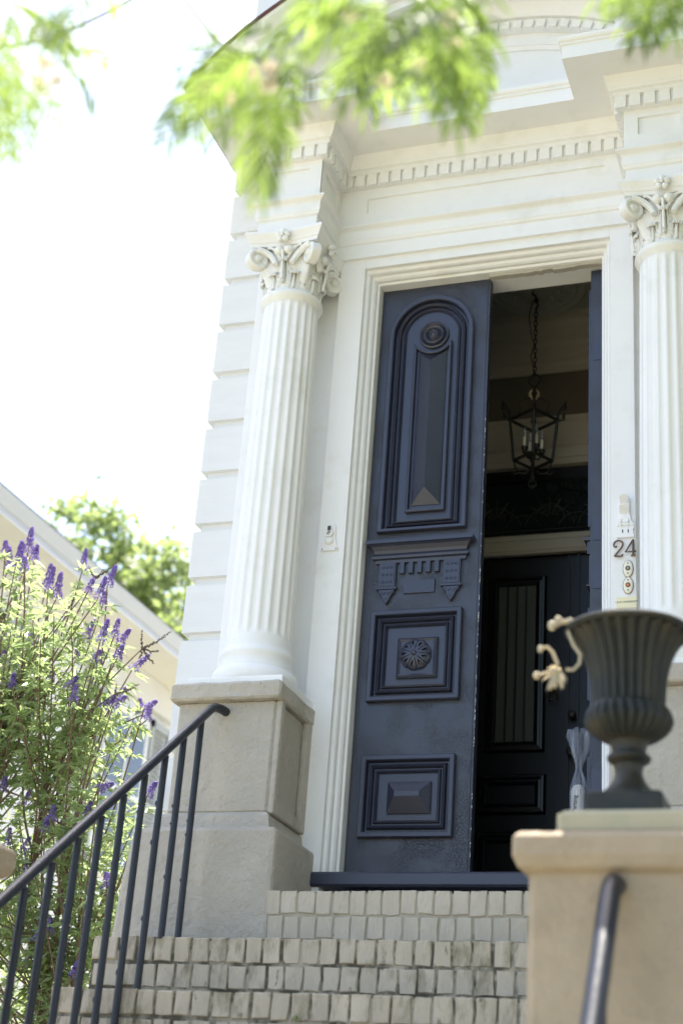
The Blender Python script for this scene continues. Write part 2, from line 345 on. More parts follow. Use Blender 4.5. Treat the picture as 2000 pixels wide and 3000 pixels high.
# columns
def column(cx):
    cy = -.27
    col = MB(); col.box(cx-.235, cx+.235, cy-.235, cy+.22, .735, .775)
    root = col.build('column', WHITE, house, bevel=.004)
    bs = MB(); bs.lathe([(a_*.915, b_) for a_, b_ in [(.196,.775),(.214,.785),(.223,.805),(.224,.822),(.217,.845),(.204,.856),(.196,.860),(.190,.880),(.186,.900),(.188,.915),(.193,.925),(.193,.938),(.186,.950),(.180,.956),(.176,.975),(.1725,1.02)]], (cx,cy,0), 64, cap0=False)
    bs.build('column_base', WHITE, root, smooth=True)
    # fluted shaft
    sh = MB(); N = 20; sub = 12; L = []
    zs = [1.02, 1.035, 1.045, 1.06, 1.08] + [1.08+(2.80-1.08)*k/10 for k in range(1, 11)] + [2.82, 2.835, 2.845, 2.862]
    for z in zs:
        t = (z-1.02)/1.84; r = (.1725-.0165*(t**1.4))*.915
        e = min(1, max(0, min(z-1.03, 2.85-z)/.035)); dpt = .0078*math.sqrt(max(0, e*(2-e)))
        lp = []
        for j in range(N*sub):
            u = (j % sub)/sub; a = 2*math.pi*j/(N*sub); fl = max(0, math.sin(math.pi*min(1, max(0, (u-.14)/.72))))**.6
            lp.append((cx+(r-dpt*fl)*math.cos(a), cy+(r-dpt*fl)*math.sin(a), z))
        L.append(lp)
    sh.loops(L); sh.build('column_shaft', WHITE, root, smooth=True)
    # capital
    cp = MB()
    cp.lathe([(.1435,2.862),(.147,2.872),(.158,2.884),(.165,2.897),(.163,2.912),(.153,2.922),(.143,2.930),(.138,2.945),(.138,3.00),(.142,3.06),(.148,3.10),(.155,3.14),(.165,3.19)], (cx,cy,0), 96,
             mod=lambda a, i, z: 1+max(0, min(1, (z-2.96)/.09))*.34*max(0, -math.cos(4*a))**3*max(0, 1-max(0, z-3.05)/.10)+.018*math.cos(16*a)*(z > 2.94))
    cp.build('capital_bell', WHITEC, root, smooth=True)
    lf = MB()
    def leaf(ang, z0, h, w_, out, r0=.142):
        ca, sa = math.cos(ang), math.sin(ang); tx, ty = -sa, ca; rows, cols = 12, 9; V = []
        for i in range(rows+1):
            t = i/rows
            if t < .72: rr = r0+out*.25*(t/.72)**2; zz = z0+h*t/.72*.86
            else:
                q = (t-.72)/.28*math.pi*1.1; rr = r0+out*.25+out*.38*(1-math.cos(q)); zz = z0+h*.86+h*.14*math.sin(q)
            ww = w_*(1-.55*t**2)*(1+.16*math.sin(t*26))
            for j in range(cols):
                s = j/(cols-1)*2-1; rib = .006*math.cos(s*math.pi*3.5)-.010*abs(s)**1.5
                V.append((cx+(rr+rib)*ca+tx*ww*s/2, cy+(rr+rib)*sa+ty*ww*s/2, zz))
        F = [(i*cols+j, i*cols+j+1, (i+1)*cols+j+1, (i+1)*cols+j) for i in range(rows) for j in range(cols-1)]
        lf.add(V, F)
        lf.tube([(cx+(r0+.004+out*.25*(t/.72)**2)*ca, cy+(r0+.004+out*.25*(t/.72)**2)*sa, z0+h*t/.72*.86) for t in (.02,.2,.4,.6,.72)], .006, 6)
    for k in range(8): leaf(k*math.pi/4+math.pi/8, 2.932, .095, .092, .026)
    for k in range(8): leaf(k*math.pi/4, 2.96, .145, .085, .040, .144)
    lo = lf.build('acanthus_leaves', WHITEC, root, smooth=True); md = lo.modifiers.new('s', 'SOLIDIFY'); md.thickness = .008
    vo = MB()
    for k in range(4):
        a = math.pi/4+k*math.pi/2; ca, sa = math.cos(a), math.sin(a); tx, ty = -sa, ca; Rv = .057
        vc = (cx+.222*ca, cy+.222*sa, 3.118)
        pt = lambda u, t_, z: (vc[0]+ca*u+tx*t_, vc[1]+sa*u+ty*t_, vc[2]+z)
        L = []
        for rr_, t_ in ((.001,-.034),(.014,-.034),(.020,-.026),(.022,-.018),(.034,-.018),(.038,-.028),(.050,-.030),(.057,-.022),(.057,.022),(.050,.030),(.038,.028),(.034,.018),(.022,.018),(.020,.026),(.014,.034),(.001,.034)):
            L.append([pt(rr_*math.cos(math.tau*q/22), t_, rr_*math.sin(math.tau*q/22)) for q in range(22)])
        vo.loops(L)
        for sd_ in (-1, 1):            # scroll stems rising out of the leaves into each volute
            st = []; rs = []
            for i in range(15):
                t = i/14; th = math.pi*(1.02-.62*t); st.append(pt(-.085+.085*(1-math.cos(t*math.pi/2))+.01, sd_*(.062*(1-t)+.020), -.045+.095*math.sin(t*math.pi/2))); rs.append(.015+.004*t)
            vo.tube(st, rs, 8)
    for k in range(4):                # flower and bell husk in the middle of each face
        a = k*math.pi/2; ca, sa = math.cos(a), math.sin(a); tx, ty = -sa, ca
        fc = (cx+.196*ca, cy+.196*sa, 3.222)
        for q in range(5):
            t = q*math.tau/5+.3; vo.ball((fc[0]+tx*.025*math.cos(t)+ca*.008, fc[1]+ty*.025*math.cos(t)+sa*.008, fc[2]+.025*math.sin(t)), .0175, n=8)
        vo.ball((fc[0]+ca*.022, fc[1]+sa*.022, fc[2]), .011, n=8)
        for sgn in (-1, 1):
            vo.ball((cx+.17*ca+tx*sgn*.026, cy+.17*sa+ty*sgn*.026, 3.150), .028, n=12, sc=(1, 1, .95))
            vo.tube([(cx+.165*ca+tx*sgn*(.012+.085*t), cy+.165*sa+ty*sgn*(.012+.085*t), 3.09+.09*math.sin(t*1.8)) for t in [i/6 for i in range(7)]], .008, 6)
        vo.tube([(cx+.168*ca, cy+.168*sa, 2.98), (cx+.180*ca, cy+.180*sa, 3.08), (cx+.188*ca, cy+.188*sa, 3.14)], [.008, .007, .009], 6)
    vo.build('volutes', WHITEC, root, smooth=True)
    ab = MB(); L = []
    for r_, z, cc in ((.186,3.186,.022),(.190,3.204,.022),(.196,3.208,.022),(.200,3.222,.02),(.212,3.244,.018),(.216,3.250,.018),(.216,3.266,.018)):
        lp = []
        for k in range(4):
            a = math.pi/4+k*math.pi/2
            p0 = Vector((math.cos(a), math.sin(a)))*r_*math.sqrt(2); a1 = a+math.pi/2; p1 = Vector((math.cos(a1), math.sin(a1)))*r_*math.sqrt(2)
            mid = Vector((math.cos(a+math.pi/4), math.sin(a+math.pi/4)))
            for i in range(8):
                t = i/8; p = p0.lerp(p1, t)-mid*cc*math.sin(math.pi*t); lp.append((cx+p.x, cy+p.y, z))
        L.append(lp)
    ab.loops(L, True, True); ab.build('abacus', WHITE, root)
column(CL); column(1.575)
# pedestals under the columns
def rough(ob, amt, scale=6, lv=3):
    sm = ob.modifiers.new('sub', 'SUBSURF'); sm.subdivision_type = 'SIMPLE'; sm.levels = sm.render_levels = lv
    tx = bpy.data.textures.get('rough%g' % scale) or bpy.data.textures.new('rough%g' % scale, 'CLOUDS'); tx.noise_scale = 1/scale
    dm = ob.modifiers.new('d', 'DISPLACE'); dm.texture = tx; dm.strength = amt; dm.mid_level = .5; dm.texture_coords = 'GLOBAL'
def pedestal(cx, s):
    x0, x1 = cx-.265, cx+.215
    if s < 0: x0, x1 = cx-.215, cx+.265
    pd = MB(); pd.rbox(x0, x1, -.502, .0, .14, .66, .012); root = pd.build('pedestal', STUC, house)
    # side panel stiles on the side facing the doorway
    X = x1 if s > 0 else x0; t = .028*s
    st = MB()
    for y0, y1, z0, z1 in ((-.498,-.452,.14,.655),(-.16,-.02,.14,.655),(-.452,-.16,.14,.195)): st.box(min(X, X+t), max(X, X+t), y0, y1, z0, z1)
    st.build('pedestal_stile', STUC, root, bevel=.008)
    cp = MB(); cp.rbox(x0-.03, x1+.032, -.545, .0, .655, .737, .010); co = cp.build('pedestal_cap', STUC, root); rough(co, .022, 7, 4)
    bv = MB(); L = []
    for z, i in ((.045,-.045),(.075,-.028),(.125,-.018),(.145,.0)): L.append([(x0+i*1.6,-.502+i,z),(x1-i,-.502+i,z),(x1-i,.0,z),(x0+i*1.6,.0,z)])
    bv.loops(L, True, True); bo = bv.build('pedestal_moulding', STUC, root)
    bb = MB(); L = []
    for z, i, fl in ((-1.0,.30,0),(-.46,.16,0),(-.2,.145,0),(.035,.115,0),(.062,.095,0)): 
        L.append([(x0-i if s > 0 else x0-.085, -.585, z), (x1+.085 if s > 0 else x1+i, -.585, z), (x1+.085 if s > 0 else x1+i, .0, z), (x0-i if s > 0 else x0-.085, .0, z)])
    bb.loops(L, True, True); bo = bb.build('pedestal_block', STUC, root, bevel=.02); 
    return root
pedestal(CL, 1); pedestal(CR, -1)
# threshold
b = MB(); b.rbox(-.13, 1.30, -.125, .14, -.098, -.032, .01); b.build('threshold', NAVYS, house)

# ------------------------------------------------------------------ closed left door leaf
leafb = MB(); leafb.box(.002, .597, .062, .115, -.03, 3.17)
leafb.box(.584, .5855, .0585, .0625, -.03, 3.17); leafb.box(.590, .598, .0575, .0625, -.03, 3.17)
door = leafb.build('door_leaf', NAVY, house)
LY = .062
def P(mb, name, mt=NAVYS, smooth=False, bevel=0): return mb.build(name, mt, door, smooth=smooth, bevel=bevel)
rp = [(0,LY+.002),(0,.034),(.004,.030),(.021,.030),(.025,.034),(.031,.0605),(.039,.0605),(.043,.040),(.050,.033),(.057,.043),(.061,.0605),(.067,.0605),(.070,.046),(.076,.042),(.081,.050),(.084,.061),(.090,.0605)]
b = MB(); sc = 1.07
b.loops([archl(.060+i*sc, .520-i*sc, 1.702+i*.72, 2.847, y, 32) for i, y in rp], False, True); P(b, 'arched_panel', smooth=False)
# roundel
b = MB(); b.lathe([(.082,.0),(.080,.012),(.072,.016),(.066,.010),(.060,.006),(.056,.020),(.050,.024),(.042,.020),(.036,.010),(.030,.014),(.026,.026),(.020,.030),(.014,.024),(.010,.026),(.006,.030),(.001,.031)], (.302, .060, 2.838), 40, 'y'); P(b, 'roundel', smooth=True)
# faceted lozenge panel under the roundel, top edge hollowed round it
def holl(x0, x1, z0, rr, y, n=12):
    cx, cz = .302, 2.838; pts = [(x0,y,z0),(x1,y,z0)]
    for k in range(n+1):
        x = x1+(x0-x1)*k/n; pts.append((x, y, cz-math.sqrt(max(1e-6, rr*rr-(x-cx)**2))))
    return pts
b = MB(); b.loops([holl(.200,.404,1.806,.112,.061), holl(.200,.404,1.806,.112,.040), holl(.204,.400,1.810,.114,.037), holl(.212,.392,1.820,.118,.039), holl(.217,.387,1.830,.122,.058), holl(.224,.379,1.842,.126,.058), holl(.226,.377,1.846,.128,.054)], False, False)
L0 = holl(.226,.377,1.846,.128,.054); rz0, rz1 = 1.93, 2.665
V = [(.226,.054,1.846),(.377,.054,1.846)]+L0[2:]+[(.3015,.016,rz0),(.3015,.016,rz1)]; m_ = len(L0); ib, it = m_, m_+1
F = [(0,1,ib), (1,2,it,ib), (m_-1,0,ib,it)]+[(k, k+1, it) for k in range(2, m_-1)]
b.add(V, F); P(b, 'faceted_panel')
# shelf cornice
b = MB(); b.sweep([(0,1.535),(.012,1.535),(.014,1.550),(.026,1.556),(.028,1.568),(.022,1.576),(.016,1.585),(.020,1.600),(.034,1.618),(.046,1.626),(.056,1.628),(.056,1.646),(0,1.650)], [(.072,.0615),(.072,.060),(.512,.060),(.512,.0615)]); P(b, 'door_shelf')
for x0 in (.084, .413):
    b = MB(); b.box(x0, x0+.086, .046, .063, 1.404, 1.536); b.box(x0+.006, x0+.080, .043, .047, 1.410, 1.530); b.box(x0-.010, x0+.096, .040, .063, 1.394, 1.404)
    pts = [(0,1.394),(.086,1.394),(.082,1.376),(.070,1.366),(.062,1.345),(.052,1.326),(.043,1.316),(.034,1.326),(.024,1.345),(.016,1.366),(.004,1.376)]
    b.loops([[(x0+px, .062, pz) for px, pz in pts], [(x0+px, .046, pz) for px, pz in pts], [(x0+.043+(px-.043)*.88, .043, 1.36+(pz-1.36)*.88) for px, pz in pts]], False, True)
    for rz in (1.510, 1.471, 1.432):
        for kx in (.022, .043, .064):
            for dx, dz in ((.005,0),(-.005,0),(0,.005),(0,-.005)): b.ball((x0+kx+dx*1.1, .0428, rz+dz), .0032, n=6)
    for sg in (-1, 1): b.tube([(x0+.043+sg*.004, .042, 1.378), (x0+.043+sg*.010, .041, 1.365), (x0+.043+sg*.022, .042, 1.378), (x0+.043+sg*.032, .042, 1.380)], .0025, 5)
    for kx, kz in ((-.006,1.345),(.006,1.345),(0,1.335)): b.ball((x0+.043+kx, .042, kz), .003, n=6)
    P(b, 'door_bracket', bevel=.001)
b = MB()
for k in range(5): b.box(.189+.0445*k, .213+.0445*k, .046, .063, 1.476, 1.535)
P(b, 'door_dentils', bevel=.0015)
b = MB(); b.box(.210, .371, .053, .063, 1.370, 1.437); P(b, 'tablet', bevel=.0015)
def sqpanel(x0, x1, z0, z1):
    b = MB(); b.loops([rectl(x0+i, x1-i, z0+i, z1-i, y) for i, y in rp], False, True); P(b, 'square_panel')
sqpanel(.060, .519, .814, 1.277); sqpanel(.060, .514, .159, .548)
b = MB(); b.loops([rectl(.202,.402,.929,1.133,.058), rectl(.202,.402,.929,1.133,.048), rectl(.212,.392,.939,1.123,.040), rectl(.222,.382,.949,1.113,.045)], False, True); P(b, 'rosette_tile')
b = MB(); L = []; NA = 180; NR = 16
for i in range(NR+1):
    t = i/NR; lp = []
    for j in range(NA):
        a = math.tau*j/NA; u = (a*9/math.tau) % 1; pet = abs(math.sin(math.pi*u))
        Rr = .079*(1-.045*(1-pet**.5)*(t > .8)); h = .034*math.sqrt(max(0, 1-(t*.98)**2))
        h -= .004*(1-pet)**6*(t > .25)
        dx = (u-.5)*math.tau/9*.079*t; dr = (t-.66)*.079; tw = .0058*(1-max(0, -dr)/.016)
        if abs(dx) < max(.0012, tw) and -.015 < dr < .008: h -= .012
        if t < .16: h += .010*math.sqrt(max(0, 1-(t/.16)**2))
        lp.append((.297+Rr*t*math.cos(a) if t else .297+.0005*math.cos(a), .045-h, 1.043+(Rr*t if t else .0005)*math.sin(a)))
    L.append(lp)
b.loops(L); P(b, 'rosette', smooth=True)
b = MB(); b.loops([rectl(.193,.402,.272,.422,.058), rectl(.193,.402,.272,.422,.050), rectl(.238,.357,.345,.368,.012)], False, True); P(b, 'faceted_block')
b = MB()
for k in range(70):
    z_ = rnd.choice((rnd.uniform(.6, 1.65), rnd.uniform(.05, 2.3))); h_ = rnd.uniform(.002, .012); w2 = rnd.uniform(.0012, .003); b.box(.598-w2, .5985, .0568, .0576, z_, z_+h_)
tag(P(b, 'chipped_edge', CHIP), kind='stuff')
# ------------------------------------------------------------------ open right leaf, folded back against the hall side
b = MB(); b.box(1.128, 1.192, .085, .68, -.03, 3.14); ol = b.build('open_door_leaf', NAVY, house)
b = MB(); b.box(1.085, 1.128, .14, .62, 1.628, 1.646); b.box(1.100, 1.128, .15, .61, 1.56, 1.628); b.box(1.108, 1.128, .16, .60, 1.39, 1.56); b.box(1.095, 1.128, .155, .605, 1.394, 1.404); b.build('door_shelf', NAVYS, ol, bevel=.004)
for z0, z1 in ((1.70,3.06),(.814,1.277),(.159,.548)):
    b = MB(); b.box(1.106, 1.128, .14, .17, z0, z1); b.box(1.106, 1.128, .57, .60, z0, z1); b.box(1.106, 1.128, .17, .57, z1-.03, z1); b.box(1.106, 1.128, .17, .57, z0, z0+.03); b.build('panel_moulding', NAVYS, ol, bevel=.004)
for z in (.35, 1.05, 1.35, 1.60, 2.6): b = MB(); b.box(1.140, 1.182, .0815, .085, z, z+.12); b.build('hinge_leaf', NAVYS, ol)

# ------------------------------------------------------------------ vestibule inside the doorway
IY = 1.5
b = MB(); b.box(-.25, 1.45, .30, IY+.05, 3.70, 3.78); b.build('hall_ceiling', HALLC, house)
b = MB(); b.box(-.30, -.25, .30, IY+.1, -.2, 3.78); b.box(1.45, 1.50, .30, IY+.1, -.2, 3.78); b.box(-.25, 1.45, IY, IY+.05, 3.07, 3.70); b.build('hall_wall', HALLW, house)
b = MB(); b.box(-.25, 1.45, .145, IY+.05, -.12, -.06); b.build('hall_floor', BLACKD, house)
b = MB(); b.sweep([(0,3.385),(.012,3.385),(.016,3.43),(.03,3.445),(.03,3.475),(.05,3.49),(.055,3.52),(.075,3.535),(.085,3.56),(.11,3.575),(.115,3.60),(.15,3.625),(.17,3.66),(.20,3.668),(.20,3.70),(0,3.70)], [(-.25,IY),(1.45,IY)]); b.build('hall_cornice', HALLT, house)
b = MB(); b.sweep([(0,2.735),(.045,2.735),(.045,2.775),(.03,2.79),(.03,2.85),(.05,2.862),(.05,2.875),(.02,2.885),(.02,3.03),(.035,3.04),(.035,3.068),(0,3.07)], [(-.25,IY),(1.45,IY)]); b.build('transom_moulding', HALLT, house)
b = MB(); b.box(-.25, 1.45, IY+.0, IY+.04, 2.66, 2.735); b.build('transom_rail', BLACKD, house)
b = MB(); b.box(-.25, 1.45, IY+.02, IY+.03, 2.30, 2.66); tg = b.build('transom_glass', GLASSD, house)
b = MB()
def arcs(cx, cz, r, a0, a1, n=12): return [(cx+r*math.cos(a0+(a1-a0)*k/n), IY+.016, cz+r*math.sin(a0+(a1-a0)*k/n)) for k in range(n+1)]
for cx in (.30, .62, .94):
    for rr in (.05, .085): b.tube(arcs(cx, 2.42, rr, 0, math.pi, 12), .0025, 5)
    for k in range(5):
        a = R(30+30*k); b.tube([(cx+.02*math.cos(a), IY+.016, 2.42+.02*math.sin(a)), (cx+.13*math.cos(a), IY+.016, 2.42+.13*math.sin(a))], .0025, 5)
    b.tube(arcs(cx+.16, 2.33, .11, R(20), R(160)), .0025, 5); b.tube([(cx-.16, IY+.016, 2.34), (cx+.16, IY+.016, 2.34)], .0025, 5); b.tube(arcs(cx, 2.34, .15, R(10), R(170)), .0025, 5)
b.build('leading', LEAD, tg)
b = MB(); b.sweep([(0,2.168),(.035,2.168),(.04,2.178),(.05,2.19),(.05,2.245),(.04,2.255),(.04,2.285),(.02,2.298),(0,2.30)], [(-.25,IY),(1.45,IY)]); b.build('transom_bar', HALLT, house)
# inner door
b = MB(); b.box(-.02, .745, IY+.02, IY+.07, -.06, 2.166); b.box(.745, 1.45, IY+.01, IY+.07, -.06, 2.166); b.box(-.25, -.02, IY+.01, IY+.07, -.06, 2.166)
idr = b.build('inner_door', BLACKD, house)
b = MB(); b.box(.33, .548, IY+.012, IY+.022, 1.05, 1.985); b.build('door_glass', GLASSD2, idr)
b = MB()
for k in (1, 2, 3): x = .33+.0545*k; b.box(x-.0055, x+.0055, IY+.004, IY+.014, 1.05, 1.985)
b.build('glazing_bar', BLACKD, idr)
def fr(x0, x1, z0, z1, wd=.07):
    b = MB(); b.loops([rectl(x0-i, x1+i, z0-i, z1+i, y) for i, y in ((0,IY+.018),(.004,IY+.0),(.016,IY-.008),(.022,IY+.006),(.034,IY+.008),(.040,IY-.006),(.052,IY-.004),(.058,IY+.012),(.064,IY+.019))]); b.build('panel_moulding', BLACKD, idr)
fr(.33, .548, 1.05, 1.985); fr(.30, .56, .70, .80); fr(.30, .56, .20, .48)
b = MB(); b.box(.28, .58, IY+.014, IY+.02, .68, .82); b.build('door_panel', BLACKD, idr)
for x in (.745, .80, .875): b = MB(); b.box(x-.004, x+.004, IY-.004, IY+.018, 0, 2.166); b.build('door_bead', BLACKD, idr)
# knocker, knobs
b = MB(); kx, kz = .660, 1.40
b.tube([(kx-.012,IY-.004,kz),(kx-.018,IY-.014,kz-.05),(kx-.024,IY-.02,kz-.10),(kx-.020,IY-.022,kz-.122),(kx,IY-.022,kz-.128),(kx+.020,IY-.022,kz-.122),(kx+.024,IY-.02,kz-.10),(kx+.018,IY-.014,kz-.05),(kx+.012,IY-.004,kz)], .0045, 8)
b.ball((kx, IY-.008, kz+.004), .013, n=8, sc=(1.2,.6,.6))
for t in range(9): b.ball((kx+.006*math.sin(t*2.1), IY-.006, kz-.02-.006*t), .006, n=6)
b.build('knocker', BRASS, idr, smooth=True)
for z, r_ in ((1.183,.022),(.972,.028)):
    b = MB(); b.lathe([(r_*.6,0),(r_*.6,.01),(r_*.45,.02),(r_,.035),(r_*1.05,.05),(r_*.7,.06),(.001,.062)], (.772, IY+.01, z), 20, 'y'); b.build('door_knob', IRON, idr, smooth=True)
# ceiling rose
b = MB(); b.lathe([(.30,0),(.30,-.014),(.285,-.022),(.27,-.012),(.25,-.010),(.235,-.018),(.22,-.010),(.12,-.012),(.10,-.024),(.05,-.03),(.001,-.03)], (.63, 1.0, 3.70), 48)
for k in range(12):
    a = math.tau*k/12
    for q in range(4): b.ball((.63+(.14+.022*q)*math.cos(a+.1*math.sin(q*2)), 1.0+(.14+.022*q)*math.sin(a+.1*math.sin(q*2)), 3.686), .014-.002*q, n=6)
b.build('ceiling_rose', HALLC, house, smooth=True)

# ================================================================== CHANDELIER
ch = tag(empty('lantern_chandelier', (.63, 1.0, 2.34)), 'black wrought iron lantern with candle bulbs hanging in the open doorway', 'chandelier')
cx, cy = .63, 1.0
b = MB(); z = 3.10; k = 0
while z < 3.56:
    lp = [((.010 if k % 2 else 0)*math.cos(t), (0 if k % 2 else .010)*math.cos(t), .019*math.sin(t)) for t in [math.tau*i/10 for i in range(11)]]
    b.tube([(cx+p[0], cy+p[1], z+p[2]) for p in lp], .0032, 5); z += .031; k += 1
b.tube([(cx, cy, 3.54), (cx+.012, cy, 3.57), (cx, cy, 3.60), (cx-.004, cy, 3.635), (cx-.022, cy, 3.65), (cx-.020, cy, 3.69)], .006, 6)
b.ball((cx, cy, 3.60), .016, n=8)
b.build('chain', IRON, ch)
b = MB(); b.tube([(cx-.02,cy,3.60),(cx-.036,cy,3.54),(cx-.040,cy,3.48),(cx-.028,cy,3.38),(cx-.006,cy,3.30),(cx-.026,cy,3.22),(cx-.004,cy,3.12),(cx-.02,cy,3.05)], .0032, 5); b.build('cord', IRON, ch)
b = MB()
for s in (-1, 1): b.tube([(cx, cy, 3.10), (cx+s*.03, cy, 3.08), (cx+s*.035, cy, 3.05), (cx+s*.012, cy, 3.02), (cx, cy, 3.00)], .006, 6)
b.build('hanging_scroll', IRON, ch)
b = MB(); b.ball((cx, cy, 2.962), .033, n=16); b.build('cream_ball', HALLT2, ch, smooth=True)
va = math.atan2(-7.72, 1.77)
A = [va+k*math.pi/2 for k in range(4)]
rt_, rb_, zt_, zb_ = .138, .108, 2.80, 2.535
cage = MB()
for a in A:
    ca, sa = math.cos(a), math.sin(a)
    cage.tube([(cx+rt_*ca, cy+rt_*sa, zt_+.03), (cx+rb_*ca, cy+rb_*sa, zb_-.005)], .0105, 4)
    cage.tube([(cx+rt_*ca, cy+rt_*sa, zt_+.03), (cx+(rt_+.012)*ca, cy+(rt_+.012)*sa, 2.86), (cx+(rt_+.034)*ca, cy+(rt_+.034)*sa, 2.875), (cx+(rt_+.042)*ca, cy+(rt_+.042)*sa, 2.92)], [.008,.009,.019,.003], 6)
    cage.tube([(cx+(rt_+.004)*ca, cy+(rt_+.004)*sa, 2.79), (cx+(rt_+.03)*ca, cy+(rt_+.03)*sa, 2.805), (cx+(rt_+.036)*ca, cy+(rt_+.036)*sa, 2.845)], [.005,.013,.003], 6)
    cage.tube([(cx+(rt_)*ca, cy+(rt_)*sa, zt_), (cx+(.10)*ca, cy+(.10)*sa, 2.815), (cx+.075*ca, cy+.075*sa, 2.86), (cx+.085*ca, cy+.085*sa, 2.91), (cx+.05*ca, cy+.05*sa, 2.935), (cx+.015*ca, cy+.015*sa, 2.94)], .0045, 6)
    cage.tube([(cx+rb_*ca, cy+rb_*sa, zb_), (cx+(rb_-.01)*ca, cy+(rb_-.01)*sa, 2.49), (cx+(.075)*ca, cy+.075*sa, 2.455), (cx+.04*ca, cy+.04*sa, 2.45), (cx+.022*ca, cy+.022*sa, 2.475)], .0045, 6)
    cage.tube([(cx+.07*ca, cy+.07*sa, 2.46), (cx+(.10)*ca, cy+.10*sa, 2.445), (cx+.115*ca, cy+.115*sa, 2.47)], .004, 6)
for i in range(4):
    a, c_ = A[i], A[(i+1) % 4]
    for r_, z in ((rt_+.002, zt_-.005), (rb_, zb_)): cage.tube([(cx+r_*math.cos(a), cy+r_*math.sin(a), z), (cx+r_*math.cos(c_), cy+r_*math.sin(c_), z)], .009, 4)
cage.build('cage', IRON, ch)
b = MB(); b.tube([(cx,cy,2.56),(cx,cy,2.47),(cx,cy,2.43)], [.010,.012,.006], 8); b.ball((cx,cy,2.425), .014, n=8); b.tube([(cx+.022*math.cos(t), cy, 2.385+.022*math.sin(t)) for t in [math.tau*i/14 for i in range(15)]], .004, 6); b.ball((cx,cy,2.37), .011, n=6); b.build('finial', IRON, ch, smooth=True)
for k in range(4):
    a = va+R(45)+k*math.pi/2 - R(25); x, y = cx+.052*math.cos(a), cy+.052*math.sin(a); zz = 2.60
    b = MB(); b.lathe([(.008,-.03),(.016,-.02),(.012,-.01),(.018,0),(.020,.012),(.013,.014)], (x,y,zz), 12); b.tube([(x,y,zz-.02),(x*.6+cx*.4,y*.6+cy*.4,zz-.055),(cx,cy,zz-.045)], .005, 6); arm = b.build('candle_arm', IRON, ch, smooth=True)
    b = MB(); b.lathe([(.0085,.012),(.0085,.075),(.007,.078),(.001,.078)], (x,y,zz), 12); b.build('candle_sleeve', CANDLE, arm, smooth=True)
    b = MB(); b.lathe([(.004,.078),(.010,.10),(.009,.115),(.004,.135),(.001,.15)], (x,y,zz), 12); b.build('bulb', BULB, arm, smooth=True)

# ================================================================== STEPS
st = tag(empty('front_steps', (CX, -2.2, -3.1)), 'painted brick stoop steps with mouldy joints below the dark blue threshold', 'steps')
rr = random.Random(3)
tops = [-.21-.248*k for k in range(12)]; fronts = [-.585-.29*k for k in range(12)]
for k in range(12):
    z, y = tops[k], fronts[k]; x0, x1 = (-.115, 1.28) if k == 0 else (-.735-.03*(k > 1)*0, 1.90)
    if z < -3.1: break
    zb = z-.248; yb = .0 if k == 0 else y+.31
    core = MB(); core.box(x0+.004, x1-.004, y+.0095, yb, max(zb, -3.1)-.004, z-.012)
    stp = core.build('step', MORTC if k < 1 else MORT, st)
    bk = MB()
    for row in range(2):
        zt0 = z-.103*row; x = x0+rr.uniform(-.0, .03)*(row == 1)
        first = True
        while x < x1-.02:
            wd = rr.uniform(.062, .074)
            if first and k > 0: wd = rr.uniform(.11, .13)
            first = False
            xa, xb = x+.001, min(x+wd, x1); h0, h1 = zt0-(.099 if k == 0 else .0965)+rr.uniform(-.003,.004), zt0-rr.uniform(0,.005)
            if row == 1: h1 -= .004
            j = lambda s_=.0035: rr.uniform(-s_, s_)
            yf = y+rr.uniform(0, .003); dd = .19 if row == 0 else .08; ch_ = rr.uniform(.004, .008)
            ww_, hh_ = xb-xa, h1-h0; pts = [(0,0),(.5,0),(1,0),(1,.5),(1,1),(.66,1),(.33,1),(0,1),(0,.5)]
            bl = [(xa+ww_*px_+j(.003), h0+hh_*pz_+j(.003 if pz_ < 1 else .0015)) for px_, pz_ in pts]; cx_, cz_ = xa+ww_/2, h0+hh_/2
            def ins_(d_): return [(p[0]+(d_ if q_[0] < .4 else -d_ if q_[0] > .6 else 0)*(1.25 if q_[1] in (0,1) else 1), p[1]+(d_ if q_[1] < .4 else -d_ if q_[1] > .6 else 0)) for p, q_ in zip(bl, pts)]
            tl = rr.uniform(-.003, .003)
            L = [[(p[0], y+dd, p[1]) for p in bl], [(p[0], yf+ch_, p[1]) for p in bl], [(p[0], yf+ch_*.35, p[1]) for p in ins_(ch_*.25)], [(p[0], yf+.0006+tl*(p[1]-cz_)/.05, p[1]) for p in ins_(ch_*.7)]]
            bk.loops(L, True, True); x += wd+(rr.uniform(.004, .0085) if k == 0 else rr.uniform(.006, .0125))
    bk.build('riser_bricks', BRICKC if k < 1 else BRICK, stp)
# small weed in a joint
wd = MB()
for k in range(14):
    a = rr.uniform(0, math.tau); l_ = rr.uniform(.008, .018); c_ = (.29, -1.165, -.80)
    wd.add([c_, (c_[0]+l_*math.cos(a)*.8, c_[1]-.004-.008*rr.random(), c_[2]+l_*math.sin(a)*.7), (c_[0]+l_*math.cos(a+.6), c_[1]-.01, c_[2]+l_*math.sin(a+.6))], [(0,1,2)])
tag(wd.build('weed', LEAFG), 'tiny green weed sprouting from a joint in the brick steps', 'weed')

